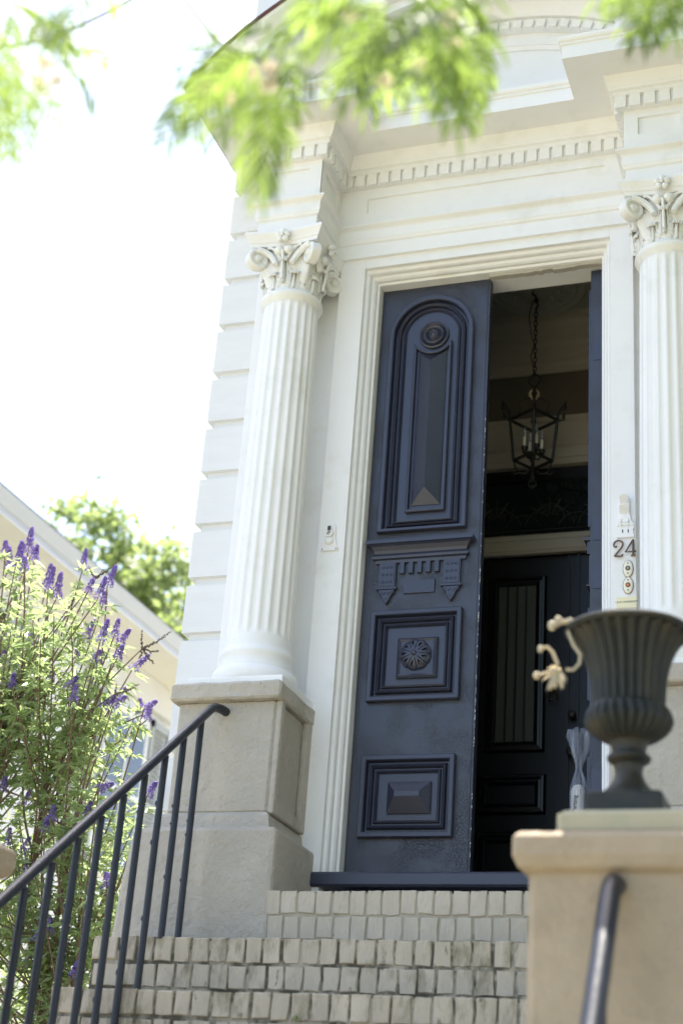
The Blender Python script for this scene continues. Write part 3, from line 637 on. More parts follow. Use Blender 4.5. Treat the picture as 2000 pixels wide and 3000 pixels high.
# ================================================================== RAILINGS
def railing(X, label, y_lo, full=True):
    rl = tag(empty('stair_railing', (X, -1.4, -3.1)), label, 'railing')
    b = MB(); pts = [(X+.02, -.49, .605), (X+.012, -.545, .607), (X, -.585, .603), (X, -.62, .585)]
    n = 14; ylo, zlo = y_lo, .610-(-.62-y_lo)*.787
    for i in range(1, n+1):
        t = i/n; pts.append((X, -.62+(ylo+.62)*t, .585+(zlo-.585)*t))
    b.tube(pts, .0205, 16); b.build('handrail', RAILM, rl, smooth=True)
    b = MB(); b.lathe([(.034,0),(.034,.006),(.026,.012)], (X+.02, -.488, .605), 16, 'y', cap1=True); b.build('wall_flange', IRON, rl)
    y = -.706
    while y > ylo+.05:
        zt = .585-(-.62-y)*.787-.018; k = sum(1 for f in fronts if f > y-.0) ; zf = tops[min(len(tops)-1, max(0, sum(1 for f in fronts if y < f)))] if y < fronts[0] else tops[0]
        b = MB(); b.tube([(X+rnd.uniform(-.002,.002), y, zt), (X, y, zf-.01)], .0150, 10)
        for q_ in range(3): zz_ = rnd.uniform(zf+.1, zt-.05); b.ball((X-.010, y-.006, zz_), .0075, n=7, sc=(1,1,rnd.uniform(.8,2)))
        b.build('baluster', RAILM, rl, smooth=True); y -= .158
railing(-.435, 'dark blue iron stair railing fixed to the left column pedestal', -2.42)

# ================================================================== PIERS
def pier(x0, x1, label, plinth=True, dz=0):
    p = tag(empty('stair_pier', ((x0+x1)/2, -2.58, -3.1)), label, 'pier')
    b = MB(); b.rbox(x0+.035, x1-.035, -2.80, -2.36, -3.1, -.60+dz, .02); b.build('pier_shaft', STUCW, p)
    b = MB(); L = []
    for z, i in ((-.625,.03),(-.612,.012),(-.595,.004),(-.585,0),(-.54,0),(-.528,.006),(-.522,.02)):
        z += dz; L.append([(x0+i,-2.84+i,z),(x1-i,-2.84+i,z),(x1-i,-2.32-i,z),(x0+i,-2.32-i,z)])
    b.loops(L, True, True); b.build('pier_cap', STUCW, p, bevel=.012)
    if plinth: b = MB(); b.rbox(x0+.105, x1-.075, -2.79, -2.40, -.523+dz, -.458+dz, .012); b.build('pier_plinth', STUCG, p)
    return p
pier(1.475, 2.03, 'tan stucco pier with stepped cap carrying the iron urn')
pier(-.85, -.268, 'tan stucco pier at the foot of the left stair railing', True, .075)
# the second rail runs down from the front of the urn pier
r2_ = tag(empty('lower_railing', (1.72, -3.4, -3.1)), 'dark blue handrail tube descending from the front of the urn pier', 'railing')
b = MB(); b.tube([(1.735,-2.79,-.655),(1.735,-2.835,-.660),(1.735,-2.86,-.675),(1.735,-2.89,-.705)]+[(1.735,-2.89-.13*k,-.705-.187*k) for k in range(1, 13)], .027, 16); b.build('handrail', RAILM, r2_, smooth=True)
for k in range(11):
    y = -3.0-.14*k; b = MB(); b.tube([(1.735, y, -.705-(-2.89-y)*1.438-.02), (1.735, y, -3.1)], .0118, 8); 
    if -.705-(-2.89-y)*1.438 > -2.9: b.build('baluster', RAILM, r2_, smooth=True)

# ================================================================== URN
ux, uy = 1.735, -2.58
urn = tag(empty('urn', (ux, uy, -.458)), 'dark cast iron campana urn with fluted body on the right pier', 'urn')
NF = 26
def fl(d): return lambda a, i, z: 1-d*(.5+.5*math.cos(NF*a))**1.4
b = MB(); prof = [(.162,0.1033),(.174,0.1050),(.177,0.0983),(.174,0.0924),(.166,0.0865)]
b.lathe([(.085,-0.0209),(.110,0.0630),(.145,0.0966)]+prof, (ux,uy,0), 104); bw = b.build('urn_rim', URNM, urn, smooth=True)
b = MB(); b.lathe([(.166,0.0865),(.150,0.0714),(.134,0.0462),(.122,0.0168),(.114,-0.0083),(.108,-0.0335),(.104,-0.0629),(.102,-0.0965),(.101,-0.1200)], (ux,uy,0), NF*8, mod=fl(.09)); b.build('urn_body', URNM, urn, smooth=True)
b = MB(); b.lathe([(.085,-0.0209),(.08,-0.0545),(.001,-0.0545)], (ux,uy,0), 32); b.build('soil', STEM, urn)
b = MB(); b.lathe([(.101,-0.1200),(.108,-0.1274),(.116,-0.1384),(.121,-0.1531),(.122,-0.1660),(.117,-0.1791),(.104,-0.1949),(.085,-0.2089),(.066,-0.2176),(.054,-0.2220)], (ux,uy,0), NF*8, mod=lambda a, i, z: 1-.095*(i > 1)*(i < 9)*(.5+.5*math.cos(NF*a))**1.4); b.build('urn_bulge', URNM, urn, smooth=True)
b = MB(); b.lathe([(.054,-0.2220),(.048,-0.2333),(.046,-0.2463),(.050,-0.2568),(.059,-0.2620),(.060,-0.2697),(.056,-0.2755),(.040,-0.2852),(.036,-0.3026),(.037,-0.3142),(.044,-0.3316),(.058,-0.3510),(.075,-0.3665),(.090,-0.3742),(.092,-0.3820)], (ux,uy,0), 48); b.build('urn_stem', URNM, urn, smooth=True)
b = MB(); b.rbox(ux-.102, ux+.102, uy-.102, uy+.102, -.458, -.380, .006); b.build('urn_foot', URNM, urn)

# dried flower sprig over the rim
sp = tag(empty('dried_flower', (1.60, -2.62, .165)), 'wilted cream flower on a curved stalk drooping over the urn rim', 'flower')
b = MB(); b.tube([(1.66,-2.60,.15),(1.635,-2.62,.172),(1.600,-2.64,.168),(1.590,-2.645,.13),(1.606,-2.645,.09),(1.625,-2.645,.062),(1.622,-2.645,.035),(1.605,-2.645,.018),(1.585,-2.645,.020)], .0055, 8)
b.tube([(1.60,-2.64,.165),(1.565,-2.65,.16),(1.545,-2.65,.15)], [.006,.010,.012], 8); b.tube([(1.56,-2.64,.035),(1.545,-2.64,.075),(1.530,-2.645,.09),(1.512,-2.645,.085)], .005, 8); [b.v.__setitem__(i_, (v_[0]-.012, v_[1], v_[2]-.045)) for i_, v_ in enumerate(b.v)]; b.build('stalk', DRY, sp, smooth=True)
b = MB(); fr_ = random.Random(4)
for k in range(21):
    a = k*math.tau/21+fr_.uniform(-.3,.3); c_ = Vector((1.560,-2.648,.012)); d = Vector((math.cos(a)*.85, -.9*fr_.random()+.2, math.sin(a)-.15)); ln = fr_.uniform(.018, .048); s_ = Vector((-math.sin(a), 0, math.cos(a)))
    P_ = []
    for i in range(6):
        t = i/5; q = c_+d*ln*t+Vector((.006*math.sin(k*2.3)*t, .004*math.sin(k*5), -.024*t*t)); wv = .0062*math.sin(math.pi*(.15+.8*t)); P_.append([q-s_*wv, q+Vector((0,-.002,0)), q+s_*wv])
    b.loops(P_, closed=False)
b.ball((1.560,-2.652,.012), .012, n=8)
[b.v.__setitem__(i_, (v_[0]-.012, v_[1], v_[2]-.045)) for i_, v_ in enumerate(b.v)]; b.build('petals', DRY, sp, smooth=True)
b = MB(); b.tube([(1.546,-2.648,-.031),(1.523,-2.65,-.033),(1.500,-2.65,-.039)], .0045, 6); b.ball((1.491,-2.65,-.041), .011, n=10); b.build('seed_pod', DRY, sp, smooth=True)
for c_, r_ in (((1.533,-2.652,.105),.013),((1.550,-2.652,.121),.011),((1.500,-2.648,.038),.009)): b = MB(); b.ball(c_, r_, n=9, sc=(1,.8,1.2)); b.build('seed_pod', DRY, sp, smooth=True)
b = MB()
for q in range(9): b.ball((1.570+.011*q, -2.642, .118+.005*math.sin(q*2)), .0075+.002*math.sin(q*3), n=6)
b.build('wilted_bud_cluster', DRY, sp, smooth=True)
# ================================================================== NUMBERS, BELLS, PLATE, BRACKETS
BY_ = -.101
hn = tag(empty('house_number', (1.31, BY_, 1.43)), 'bronze house number 24 on the white board right of the door', 'house number')
def dig(pts, name, r=.0044):
    b = MB(); b.tube([(p[0], BY_-.010, p[1]) for p in pts], r, 8); b.build(name, BRONZE, hn, smooth=True)
x0, z0, s_ = 1.272, 1.420, .082
two = [(.20,.66),(.14,.60),(.05,.66),(.03,.78),(.10,.92),(.26,1.0),(.42,.97),(.53,.86),(.54,.72),(.46,.54),(.32,.36),(.16,.17),(.07,.04),(.10,.03),(.20,.08),(.32,.02),(.42,.02),(.50,.08),(.54,.14)]
dig([(x0+p[0]*s_, z0+p[1]*s_) for p in two], 'digit_two')
b = MB(); x1_ = x0+.054
b.tube([(x1_+.038, BY_-.010, z0+.082), (x1_+.002, BY_-.010, z0+.022), (x1_+.052, BY_-.010, z0+.022)], .0045, 8); b.tube([(x1_+.038, BY_-.010, z0+.082), (x1_+.038, BY_-.010, z0+.004)], .0055, 8); b.tube([(x1_+.028, BY_-.010, z0+.002), (x1_+.048, BY_-.010, z0+.002)], .0045, 8)
b.build('digit_four', BRONZE, hn, smooth=True)
for zc, lab, mt in ((1.360, 'oval ivory doorbell plate directly under the house number', GREYB), (1.277, 'oval ivory doorbell plate with orange button above the name plate', AMBER)):
    db = tag(empty('doorbell', (1.339, BY_, zc)), lab, 'doorbell', 'doorbells right of the door'); b = MB()
    b.loops([[(1.339+rx*math.cos(math.tau*k/28), y, zc+rz*math.sin(math.tau*k/28)) for k in range(28)] for rx, rz, y in ((.0225,.041,BY_),(.0225,.041,BY_-.004),(.019,.037,BY_-.009),(.016,.033,BY_-.010))], False, True); b.build('bell_plate', IVORY, db, smooth=True)
    b = MB(); b.loops([[(1.339+rx*math.cos(math.tau*k/28), y, zc+rz*math.sin(math.tau*k/28)) for k in range(28)] for rx, rz, y in ((.0245,.043,BY_),(.0245,.043,BY_-.003),(.0215,.040,BY_-.0042))]); b.build('bell_rim', BRONZE, db, smooth=True)
    b = MB(); b.lathe([(.0115,.009),(.0115,.013),(.008,.014),(.008,.011),(.007,.011)], (1.339,BY_,zc), 20, 'y'); b.build('bell_ring', BRONZE, db, smooth=True)
    b = MB(); b.lathe([(.008,.010),(.006,.014),(.001,.015)], (1.339,BY_,zc), 16, 'y'); b.build('bell_button', mt, db, smooth=True)
    for dz in (.025, -.025): b = MB(); b.lathe([(.0033,.009),(.0033,.0112),(.0005,.0115)], (1.339,BY_,zc+dz), 10, 'y'); b.build('screw', INK, db)
np_ = MB(); np_.box(1.285, 1.377, BY_-.005, BY_, 1.166, 1.221)
plate = tag(np_.build('name_plate', PLATE, None, bevel=.0015), 'small brass name plate with engraved capitals behind the urn rim', 'name plate')
def text(s, size, loc, rot, mt, name, parent, ext=.0004):
    cu = bpy.data.curves.new(name, 'FONT'); cu.body = s; cu.size = size; cu.extrude = ext; cu.align_x = 'CENTER'; cu.align_y = 'CENTER'
    t = bpy.data.objects.new('tmp', cu); C.objects.link(t); bpy.context.view_layer.update()
    me = bpy.data.meshes.new_from_object(t.evaluated_get(bpy.context.evaluated_depsgraph_get())); bpy.data.objects.remove(t)
    me.name = name; me.materials.clear(); me.materials.append(mt); o = bpy.data.objects.new(name, me); C.objects.link(o)
    pw = Vector((0,0,0)); q = parent
    while q: pw += q.location; q = q.parent
    o.parent = parent; o.location = Vector(loc)-pw; o.rotation_euler = rot; return o
text('\u2022 E.W. ANDERSON', .0125, (1.331, BY_-.0055, 1.196), (R(90), 0, 0), INK, 'lettering', plate)
# left jamb flag holder
fh = tag(empty('pole_bracket', (-.155, BY_, 1.555)), 'white painted pole bracket on the board left of the door', 'bracket'); X = -.132
def outline(b, pts, y0, y1, ins=.85, mi=0):
    cxx = sum(p[0] for p in pts)/len(pts); czz = sum(p[1] for p in pts)/len(pts)
    b.loops([[(p[0], y0, p[1]) for p in pts], [(p[0], y1, p[1]) for p in pts], [(cxx+(p[0]-cxx)*ins, y1-.003, czz+(p[1]-czz)*ins) for p in pts]], False, True)
b = MB(); outline(b, [(X-.045,1.555),(X+.045,1.555),(X+.046,1.572),(X+.036,1.584),(X-.036,1.584),(X-.046,1.572)], BY_, BY_-.006, .96); b.build('base_plate', WHITE, fh)
b = MB(); outline(b, [(X-.036,1.580),(X+.036,1.580),(X+.034,1.60),(X+.028,1.625),(X+.026,1.66),(X+.024,1.69),(X+.014,1.703),(X-.014,1.703),(X-.024,1.69),(X-.026,1.66),(X-.030,1.60)], BY_, BY_-.010, .85)
b.lathe([(.020,0),(.020,.022),(.012,.022),(.012,.012)], (X, BY_-.008, 1.642), 18, 'y'); b.ball((X, BY_-.014, 1.607), .024, n=14, sc=(1,.6,.9)); b.build('socket', WHITE, fh, smooth=True)
b = MB(); b.box(X-.008, X+.008, BY_-.031, BY_-.028, 1.655, 1.680); b.build('slot', INK, fh)
for sx in (-.036, .036): b = MB(); b.ball((X+sx, BY_-.008, 1.564), .004, n=6); b.build('screw', IRON, fh)
# right jamb double flag holder
f2 = tag(empty('double_pole_bracket', (1.325, BY_, 1.52)), 'white cast double pole bracket above the house number', 'bracket'); X = 1.329
b = MB(); outline(b, [(X-.040,1.516),(X+.040,1.516),(X+.042,1.526),(X+.036,1.535),(X+.036,1.555),(X+.043,1.568),(X+.038,1.580),(X-.034,1.580),(X-.040,1.555),(X-.034,1.535),(X-.042,1.526)], BY_, BY_-.007, .95); b.build('base_plate', WHITE, f2)
b = MB(); outline(b, [(X-.038,1.575),(X+.040,1.575),(X+.028,1.60),(X+.022,1.64),(X+.020,1.70),(X+.016,1.722),(X-.016,1.722),(X-.026,1.70),(X-.026,1.64)], BY_, BY_-.014, .85)
for zc, rr_ in ((1.690,.019),(1.636,.021)):
    pr_ = [(rr_, 0),(rr_*1.1,.05),(rr_*.8,.052),(rr_*.75,.01)]; L = []
    for r_, h in pr_: L.append([(X-.002+r_*math.cos(math.tau*k/18), BY_-.006-h*.7-r_*.35*math.sin(math.tau*k/18)*.9, zc-.012+h*.7+r_*.75*math.sin(math.tau*k/18)*.55) for k in range(18)])
    b.loops(L)
b.box(X-.020, X+.016, BY_-.020, BY_, 1.588, 1.594); b.box(X-.020, X-.016, BY_-.020, BY_, 1.575, 1.61); b.box(X+.012, X+.016, BY_-.020, BY_, 1.575, 1.61)
b.build('socket', WHITE, f2, smooth=True)
b = MB()
for sx in (-1, 1): b.ball((X+sx*.013, BY_-.009, 1.548), .0045, n=8, sc=(.8,.5,2.6))
b.build('slot', INK, f2)
# ================================================================== NEWSPAPER IN A BAG
nb = tag(empty('newspaper_bag', (1.035, .33, .20)), 'rolled newspaper in a twisted clear plastic bag hanging beside the inner door', 'newspaper')
nx, ny = 1.034, .33
b = MB(); b.lathe([(.001,.20),(.029,.205),(.036,.23),(.035,.44),(.022,.465),(.001,.468)], (nx,ny,0), 20, mod=lambda a, i, z: 1+.05*math.cos(3*a+z*20)); npp = b.build('paper_roll', PAPER, nb, smooth=True)
text('Parting', .030, (nx-.012, ny-.0365, .37), (R(90), R(-86), R(-6)), INK, 'lettering', npp)
b = MB(); 
for k, (z, h, mi) in enumerate(((.25,.03,0),(.30,.045,1),(.36,.02,2),(.40,.04,0))):
    b.add([(nx+.013, ny-.0335, z), (nx+.022, ny-.028, z), (nx+.022, ny-.028, z+h), (nx+.013, ny-.0335, z+h)], [(0,1,2,3)], mi)
b.build('printed_strip', [INK, REDP, BLUEP], npp)
b = MB(); b.lathe([(.001,.190),(.030,.195),(.041,.24),(.040,.44),(.024,.50),(.012,.545),(.016,.57),(.034,.63),(.046,.70),(.040,.735)], (nx,ny,0), 26, mod=lambda a, i, z: 1+(.10 if i < 4 else .30)*math.sin(5*a+z*31)+.12*math.sin(9*a-z*40)); b.build('plastic_bag', PLAST, nb, smooth=False)

SPIKES= [[-2.067,0.243,1.829,-2.065,0.243,1.964],[-2.256,0.308,1.87,-2.263,0.308,1.928],[-2.232,0.337,1.791,-2.25,0.337,1.905],[-2.227,0.418,1.779,-2.23,0.418,1.962],[-2.088,0.307,1.835,-2.064,0.307,1.879],[-2.119,0.407,1.85,-2.115,0.407,1.895],[-1.858,-0.084,1.575,-1.866,-0.084,1.617],[-1.845,0.156,1.552,-1.832,0.156,1.673],[-2.023,0.419,1.691,-2.016,0.419,1.814],[-1.849,0.257,1.542,-1.842,0.257,1.679],[-1.794,0.395,1.763,-1.79,0.395,1.882],[-1.488,-0.038,1.444,-1.471,-0.038,1.498],[-1.488,0.158,1.558,-1.456,0.158,1.659],[-1.466,0.036,1.431,-1.439,0.036,1.54],[-1.523,0.199,1.457,-1.516,0.199,1.534],[-1.614,0.216,1.279,-1.574,0.216,1.375],[-1.342,-0.093,1.139,-1.316,-0.093,1.243],[-1.328,0.019,1.206,-1.316,0.019,1.293],[-1.316,0.054,1.178,-1.267,0.054,1.249],[-1.757,0.404,1.235,-1.747,0.404,1.313],[-1.57,0.321,1.163,-1.541,0.321,1.238],[-1.279,-0.012,1.072,-1.264,-0.012,1.111],[-1.371,0.338,1.139,-1.291,0.338,1.211],[-1.851,-0.024,0.935,-1.857,-0.024,1.008],[-1.806,0.24,1.069,-1.783,0.24,1.109],[-1.529,-0.03,0.92,-1.488,-0.03,0.97],[-1.442,-0.099,0.822,-1.437,-0.099,0.899],[-1.471,0.379,1.014,-1.408,0.379,1.052],[-1.336,0.015,0.823,-1.282,0.015,0.88],[-1.277,0.019,0.835,-1.228,0.019,0.872],[-2.018,0.44,0.943,-1.998,0.44,1.026],[-1.301,0.38,0.9,-1.319,0.38,0.981],[-1.124,0.059,0.821,-1.068,0.059,0.86],[-1.294,0.429,0.888,-1.28,0.429,0.948],[-1.943,0.197,1.247,-1.933,0.197,1.296],[-1.976,0.273,1.234,-1.956,0.273,1.275],[-1.434,0.013,1.069,-1.417,0.013,1.094],[-2.22,0.418,1.262,-2.218,0.418,1.298],[-1.902,0.28,1.066,-1.886,0.28,1.107],[-1.98,0.432,0.402,-1.927,0.432,0.513],[-1.722,0.392,0.371,-1.704,0.392,0.44],[-1.56,0.064,0.259,-1.557,0.064,0.308],[-1.605,0.099,0.21,-1.604,0.099,0.276],[-1.332,-0.009,0.256,-1.318,-0.009,0.303],[-1.272,-0.02,0.392,-1.21,-0.02,0.418],[-0.984,-0.064,0.343,-0.955,-0.064,0.39],[-1.785,0.066,0.124,-1.789,0.066,0.212],[-1.8,0.232,0.135,-1.773,0.232,0.207],[-1.114,-0.098,-0.113,-1.127,-0.098,-0.042],[-1.669,0.273,-0.189,-1.662,0.273,-0.146],[-1.558,0.086,-0.327,-1.548,0.086,-0.281],[-1.322,0.07,-0.494,-1.312,0.07,-0.448],[-1.84,0.35,0.056,-1.837,0.35,0.112],[-1.65,0.164,-0.429,-1.632,0.164,-0.398],[-1.486,0.074,-0.293,-1.487,0.074,-0.251],[-1.926,0.165,0.441,-1.925,0.165,0.51],[-1.417,0.288,0.119,-1.409,0.288,0.152]]
SEEDS= [[[-1.126,-0.036,1.116],[-1.143,-0.036,1.216],[-0.98,-0.036,1.2],[-1.032,-0.036,1.098],[-1.05,-0.036,1.034],[-1.134,-0.036,1.064]],[[-1.583,0.194,1.629],[-1.451,0.194,1.731],[-1.643,0.194,1.705],[-1.546,0.194,1.68]],[[-1.235,-0.044,0.877],[-1.243,-0.044,0.929],[-1.116,-0.044,0.924]],[[-1.67,0.137,1.469],[-1.657,0.137,1.554],[-1.695,0.137,1.443]]]
FRONDS= [[0.827,-4.686,0.705,0.902,-4.64,0.583],[0.741,-4.489,0.852,0.873,-4.518,0.726],[1.054,-4.944,0.324,1.023,-4.87,0.19],[0.857,-4.62,0.609,0.883,-4.611,0.403],[0.885,-4.608,0.636,0.945,-4.465,0.616],[0.998,-4.734,0.431,1.046,-4.695,0.35],[1.025,-4.837,0.341,1.088,-4.824,0.242],[0.614,-4.474,0.894,0.69,-4.399,0.732],[0.651,-4.495,0.942,0.719,-4.365,0.967],[0.899,-4.671,0.702,0.962,-4.666,0.603],[0.611,-4.417,0.794,0.644,-4.325,0.63],[1.002,-4.732,0.516,1.112,-4.712,0.457],[0.675,-4.457,0.933,0.642,-4.427,0.841],[1.419,-4.687,0.465,1.26,-4.728,0.413],[1.462,-4.791,0.357,1.274,-4.763,0.225],[1.328,-4.582,0.52,1.234,-4.597,0.36],[1.253,-4.349,0.718,1.175,-4.218,0.579],[1.5,-4.843,0.258,1.414,-4.824,0.171],[1.445,-4.687,0.459,1.434,-4.557,0.435],[1.221,-4.376,0.749,1.134,-4.42,0.626],[1.427,-4.67,0.396,1.429,-4.664,0.187],[1.18,-4.226,0.859,1.098,-4.3,0.827],[1.229,-4.515,0.663,1.159,-4.563,0.694],[1.335,-4.46,0.711,1.261,-4.476,0.747],[1.289,-4.357,0.68,1.337,-4.367,0.517],[1.262,-4.374,0.73,1.204,-4.402,0.627],[1.364,-4.506,0.587,1.455,-4.493,0.536],[1.378,-4.693,0.469,1.308,-4.718,0.483],[1.601,-4.529,0.668,1.446,-4.569,0.549],[1.533,-4.338,0.831,1.396,-4.31,0.721],[1.722,-4.79,0.368,1.641,-4.818,0.222],[1.649,-4.505,0.635,1.565,-4.397,0.592],[1.588,-4.206,0.912,1.572,-4.127,0.764],[1.789,-4.783,0.359,1.806,-4.66,0.28],[1.719,-4.509,0.637,1.755,-4.437,0.562],[1.51,-4.385,0.83,1.394,-4.379,0.803],[1.661,-4.493,0.676,1.532,-4.425,0.676],[1.693,-4.527,0.563,1.727,-4.469,0.407],[1.506,-4.26,0.882,1.46,-4.258,0.669],[1.75,-4.617,0.597,1.789,-4.51,0.599],[1.642,-4.821,0.435,1.529,-4.774,0.445],[1.633,-4.358,0.838,1.564,-4.362,0.756],[1.676,-4.646,0.578,1.706,-4.537,0.541],[1.635,-4.165,0.913,1.69,-4.167,0.755],[1.488,-4.572,0.699,1.39,-4.555,0.616],[1.434,-4.573,0.7,1.376,-4.581,0.575],[1.719,-4.718,0.472,1.784,-4.665,0.464],[1.661,-4.262,0.918,1.628,-4.33,0.782],[1.713,-4.643,0.479,1.67,-4.541,0.422],[1.501,-4.294,0.818,1.504,-4.236,0.795],[1.784,-4.758,0.326,1.81,-4.684,0.325],[1.508,-4.192,1.017,1.628,-4.045,1.096],[2.112,-4.202,0.902,1.995,-4.311,0.774],[2.1,-4.1,0.988,2.046,-4.128,0.842],[2.083,-4.256,0.871,2.014,-4.152,0.864],[2.137,-4.186,0.912,2.105,-4.233,0.773],[2.086,-4.52,0.648,2.009,-4.445,0.677],[1.203,-4.916,0.472,1.229,-4.851,0.424],[1.291,-4.62,0.507,1.221,-4.665,0.35],[0.984,-4.654,0.79,1.003,-4.698,0.632],[1.1,-4.95,0.373,1.166,-4.939,0.332],[1.053,-4.963,0.286,1.082,-4.978,0.086],[0.921,-4.673,0.679,0.945,-4.602,0.693],[0.795,-4.454,0.791,0.982,-4.45,0.715],[1.34,-4.589,0.52,1.345,-4.529,0.294],[1.29,-4.464,0.588,1.222,-4.451,0.504],[1.249,-4.251,0.853,1.279,-4.221,0.742],[1.476,-4.84,0.325,1.345,-4.802,0.261],[1.474,-4.734,0.312,1.433,-4.649,0.184],[1.33,-4.545,0.581,1.234,-4.498,0.648],[1.593,-4.466,0.728,1.385,-4.473,0.652],[1.63,-4.663,0.527,1.563,-4.616,0.41],[1.678,-4.644,0.506,1.538,-4.597,0.449],[1.621,-4.464,0.662,1.628,-4.491,0.513],[1.742,-4.632,0.489,1.738,-4.6,0.345],[1.653,-4.298,0.824,1.71,-4.271,0.626],[1.659,-4.314,0.809,1.712,-4.228,0.763],[1.686,-4.78,0.426,1.571,-4.782,0.438],[1.75,-4.754,0.434,1.693,-4.819,0.307],[1.666,-4.378,0.689,1.714,-4.349,0.515],[1.509,-4.236,0.889,1.462,-4.186,0.739],[1.762,-4.586,0.602,1.798,-4.485,0.594],[1.674,-4.837,0.412,1.551,-4.822,0.418],[1.786,-4.768,0.41,1.73,-4.834,0.301],[1.537,-4.201,1.001,1.541,-4.112,0.926],[1.778,-4.623,0.474,1.818,-4.647,0.332],[1.551,-4.183,1.02,1.588,-4.114,1.0],[1.669,-4.259,0.936,1.636,-4.305,0.797],[1.599,-4.389,0.727,1.59,-4.373,0.603],[1.619,-4.671,0.475,1.639,-4.68,0.413],[1.632,-4.371,0.691,1.704,-4.351,0.619],[1.65,-4.583,0.644,1.816,-4.596,0.59],[2.096,-4.118,0.998,1.955,-4.121,0.982],[2.124,-4.122,0.97,2.008,-4.125,0.849],[2.04,-4.121,1.004,1.991,-4.092,0.919],[2.171,-4.255,0.821,2.098,-4.231,0.759],[2.051,-4.209,0.954,1.945,-4.24,0.875]]
TWIGS= [[[0.527,-4.374,0.924],[0.618,-4.311,0.984],[0.663,-4.261,1.037],[0.66,-4.117,1.219],[0.709,-4.04,1.341],[0.798,-4.04,1.408]],[[1.721,-4.058,1.194],[1.582,-4.07,1.111],[1.478,-4.064,1.068],[1.346,-4.124,1.09],[1.196,-4.165,1.01],[1.153,-4.153,0.952]],[[2.214,-3.882,1.212],[2.079,-3.913,1.17],[1.721,-4.058,1.194]],[[0.798,-4.04,1.408],[1.024,-4.132,1.05],[1.153,-4.153,0.952]]]
PUFFS= [[1.016,-4.778,0.443],[1.033,-4.759,0.419],[1.005,-4.763,0.406],[1.371,-4.652,0.458],[1.41,-4.64,0.465],[1.404,-4.63,0.439],[1.292,-4.664,0.423],[1.329,-4.644,0.411],[1.731,-4.573,0.573],[1.735,-4.548,0.526],[1.607,-4.563,0.458],[1.671,-4.556,0.492],[1.555,-4.638,0.571]]

# ================================================================== NEIGHBOUR HOUSE
nh = tag(empty('neighbour_house', (-8, 5, -3.1)), 'pale neighbouring house with wide cream eave and louvred shutters behind the shrub', 'house')
b = MB(); b.box(-11, -5.1, -1.0, 8.9, -3.1, 3.78); b.build('wall', NWALL, nh)
b = MB(); b.box(-11.6, -4.50, -1.6, 9.3, 3.78, 3.80); b.build('soffit', NSOFF, nh)
b = MB(); b.sweep([(0,3.79),(0,3.86),(.02,3.87),(.05,3.93),(.07,3.97),(.07,3.99),(0,3.99)], [(-4.5,9.3),(-4.5,-1.6)][::-1] if False else [(-4.52,-1.6),(-4.52,9.3)]); b.build('fascia', FASC, nh)
b = MB(); b.box(-5.1, -5.02, -1.0, 8.9, 3.45, 3.775); b.build('frieze_board', NSOFF, nh)
b = MB(); b.add([(-4.44,-1.6,3.99),(-4.44,9.3,3.99),(-8.05,9.3,5.0),(-8.05,-1.6,5.0),(-11.6,-1.6,3.99),(-11.6,9.3,3.99)], [(0,1,2,3),(3,2,5,4),(0,3,4),(1,5,2)]); b.build('roof', ROOFM, nh)
for yc in (1.0, 4.1, 7.3):
    b = MB(); b.box(-5.1, -5.04, yc-.50, yc+.50, 1.55, 3.30); wn = b.build('window', NWALL, nh)
    b = MB(); b.box(-5.05, -5.03, yc-.40, yc+.40, 1.65, 3.20); b.build('pane', GLASSW, wn)
    for zz in (2.42,): b = MB(); b.box(-5.035, -5.02, yc-.42, yc+.42, zz-.03, zz+.03); b.box(-5.035, -5.021, yc-.02, yc+.02, 1.65, 3.2); b.build('sash_bar', NWALL, wn)
    for s in (-1, 1):
        y0, y1 = sorted((yc+s*.52, yc+s*.98)); b = MB(); b.box(-5.06, -5.02, y0, y0+.05, 1.5, 3.35); b.box(-5.06, -5.02, y1-.05, y1, 1.5, 3.35); b.box(-5.06, -5.02, y0, y1, 3.27, 3.35); b.box(-5.06, -5.02, y0, y1, 1.5, 1.6); b.box(-5.06, -5.02, y0, y1, 2.40, 2.46)
        z = 1.62
        while z < 3.25:
            b.add([(-5.055,y0+.05,z+.045),(-5.055,y1-.05,z+.045),(-5.02,y1-.05,z),(-5.02,y0+.05,z)], [(0,1,2,3)]); z += .055
        b.build('shutter', SHUT, nh)
b = MB(); b.box(-5.13, -5.0, 8.62, 8.92, -3.1, 3.45); b.build('corner_board', NWALL, nh)

# ================================================================== SHRUB
sh = tag(empty('flowering_shrub', (-1.9, .3, -3.1)), 'tall shrub with upright violet flower spikes left of the steps', 'shrub')
SR = random.Random(21)
def spike_mesh(name, seed):
    q = random.Random(seed); b = MB()
    b.tube([(0,0,0),(0,0,.5),(0,0,1.0)], [.012,.010,.004], 5, mi=1)
    n = 190
    for i in range(n):
        t = q.random()**.85; r_ = (.120*(1-t)**.5+.03)*q.uniform(.55, 1.05)*(1.25 if t < .3 else 1); a = q.uniform(0, math.tau); z = t*.98; s_ = q.uniform(.022, .042)
        c_ = Vector((r_*math.cos(a), r_*math.sin(a), z)); d = Vector((math.cos(a), math.sin(a), .5)).normalized(); u = d.orthogonal().normalized(); v = d.cross(u)
        V = [c_+d*s_*.5]+[c_+(u*math.cos(k*math.tau/5)+v*math.sin(k*math.tau/5))*s_+d*s_*q.uniform(-.3,.5) for k in range(5)]+[c_-d*s_*.9]
        b.add(V, [(0,k+1,(k+1) % 5+1) for k in range(5)]+[(6,(k+1) % 5+1,k+1) for k in range(5)])
    xs = b; me = bpy.data.meshes.new(name); me.from_pydata([tuple(p) for p in xs.v], [], xs.f); me.materials.append(FLOW); me.materials.append(STEM); me.polygons.foreach_set('material_index', xs.m); me.update(); return me
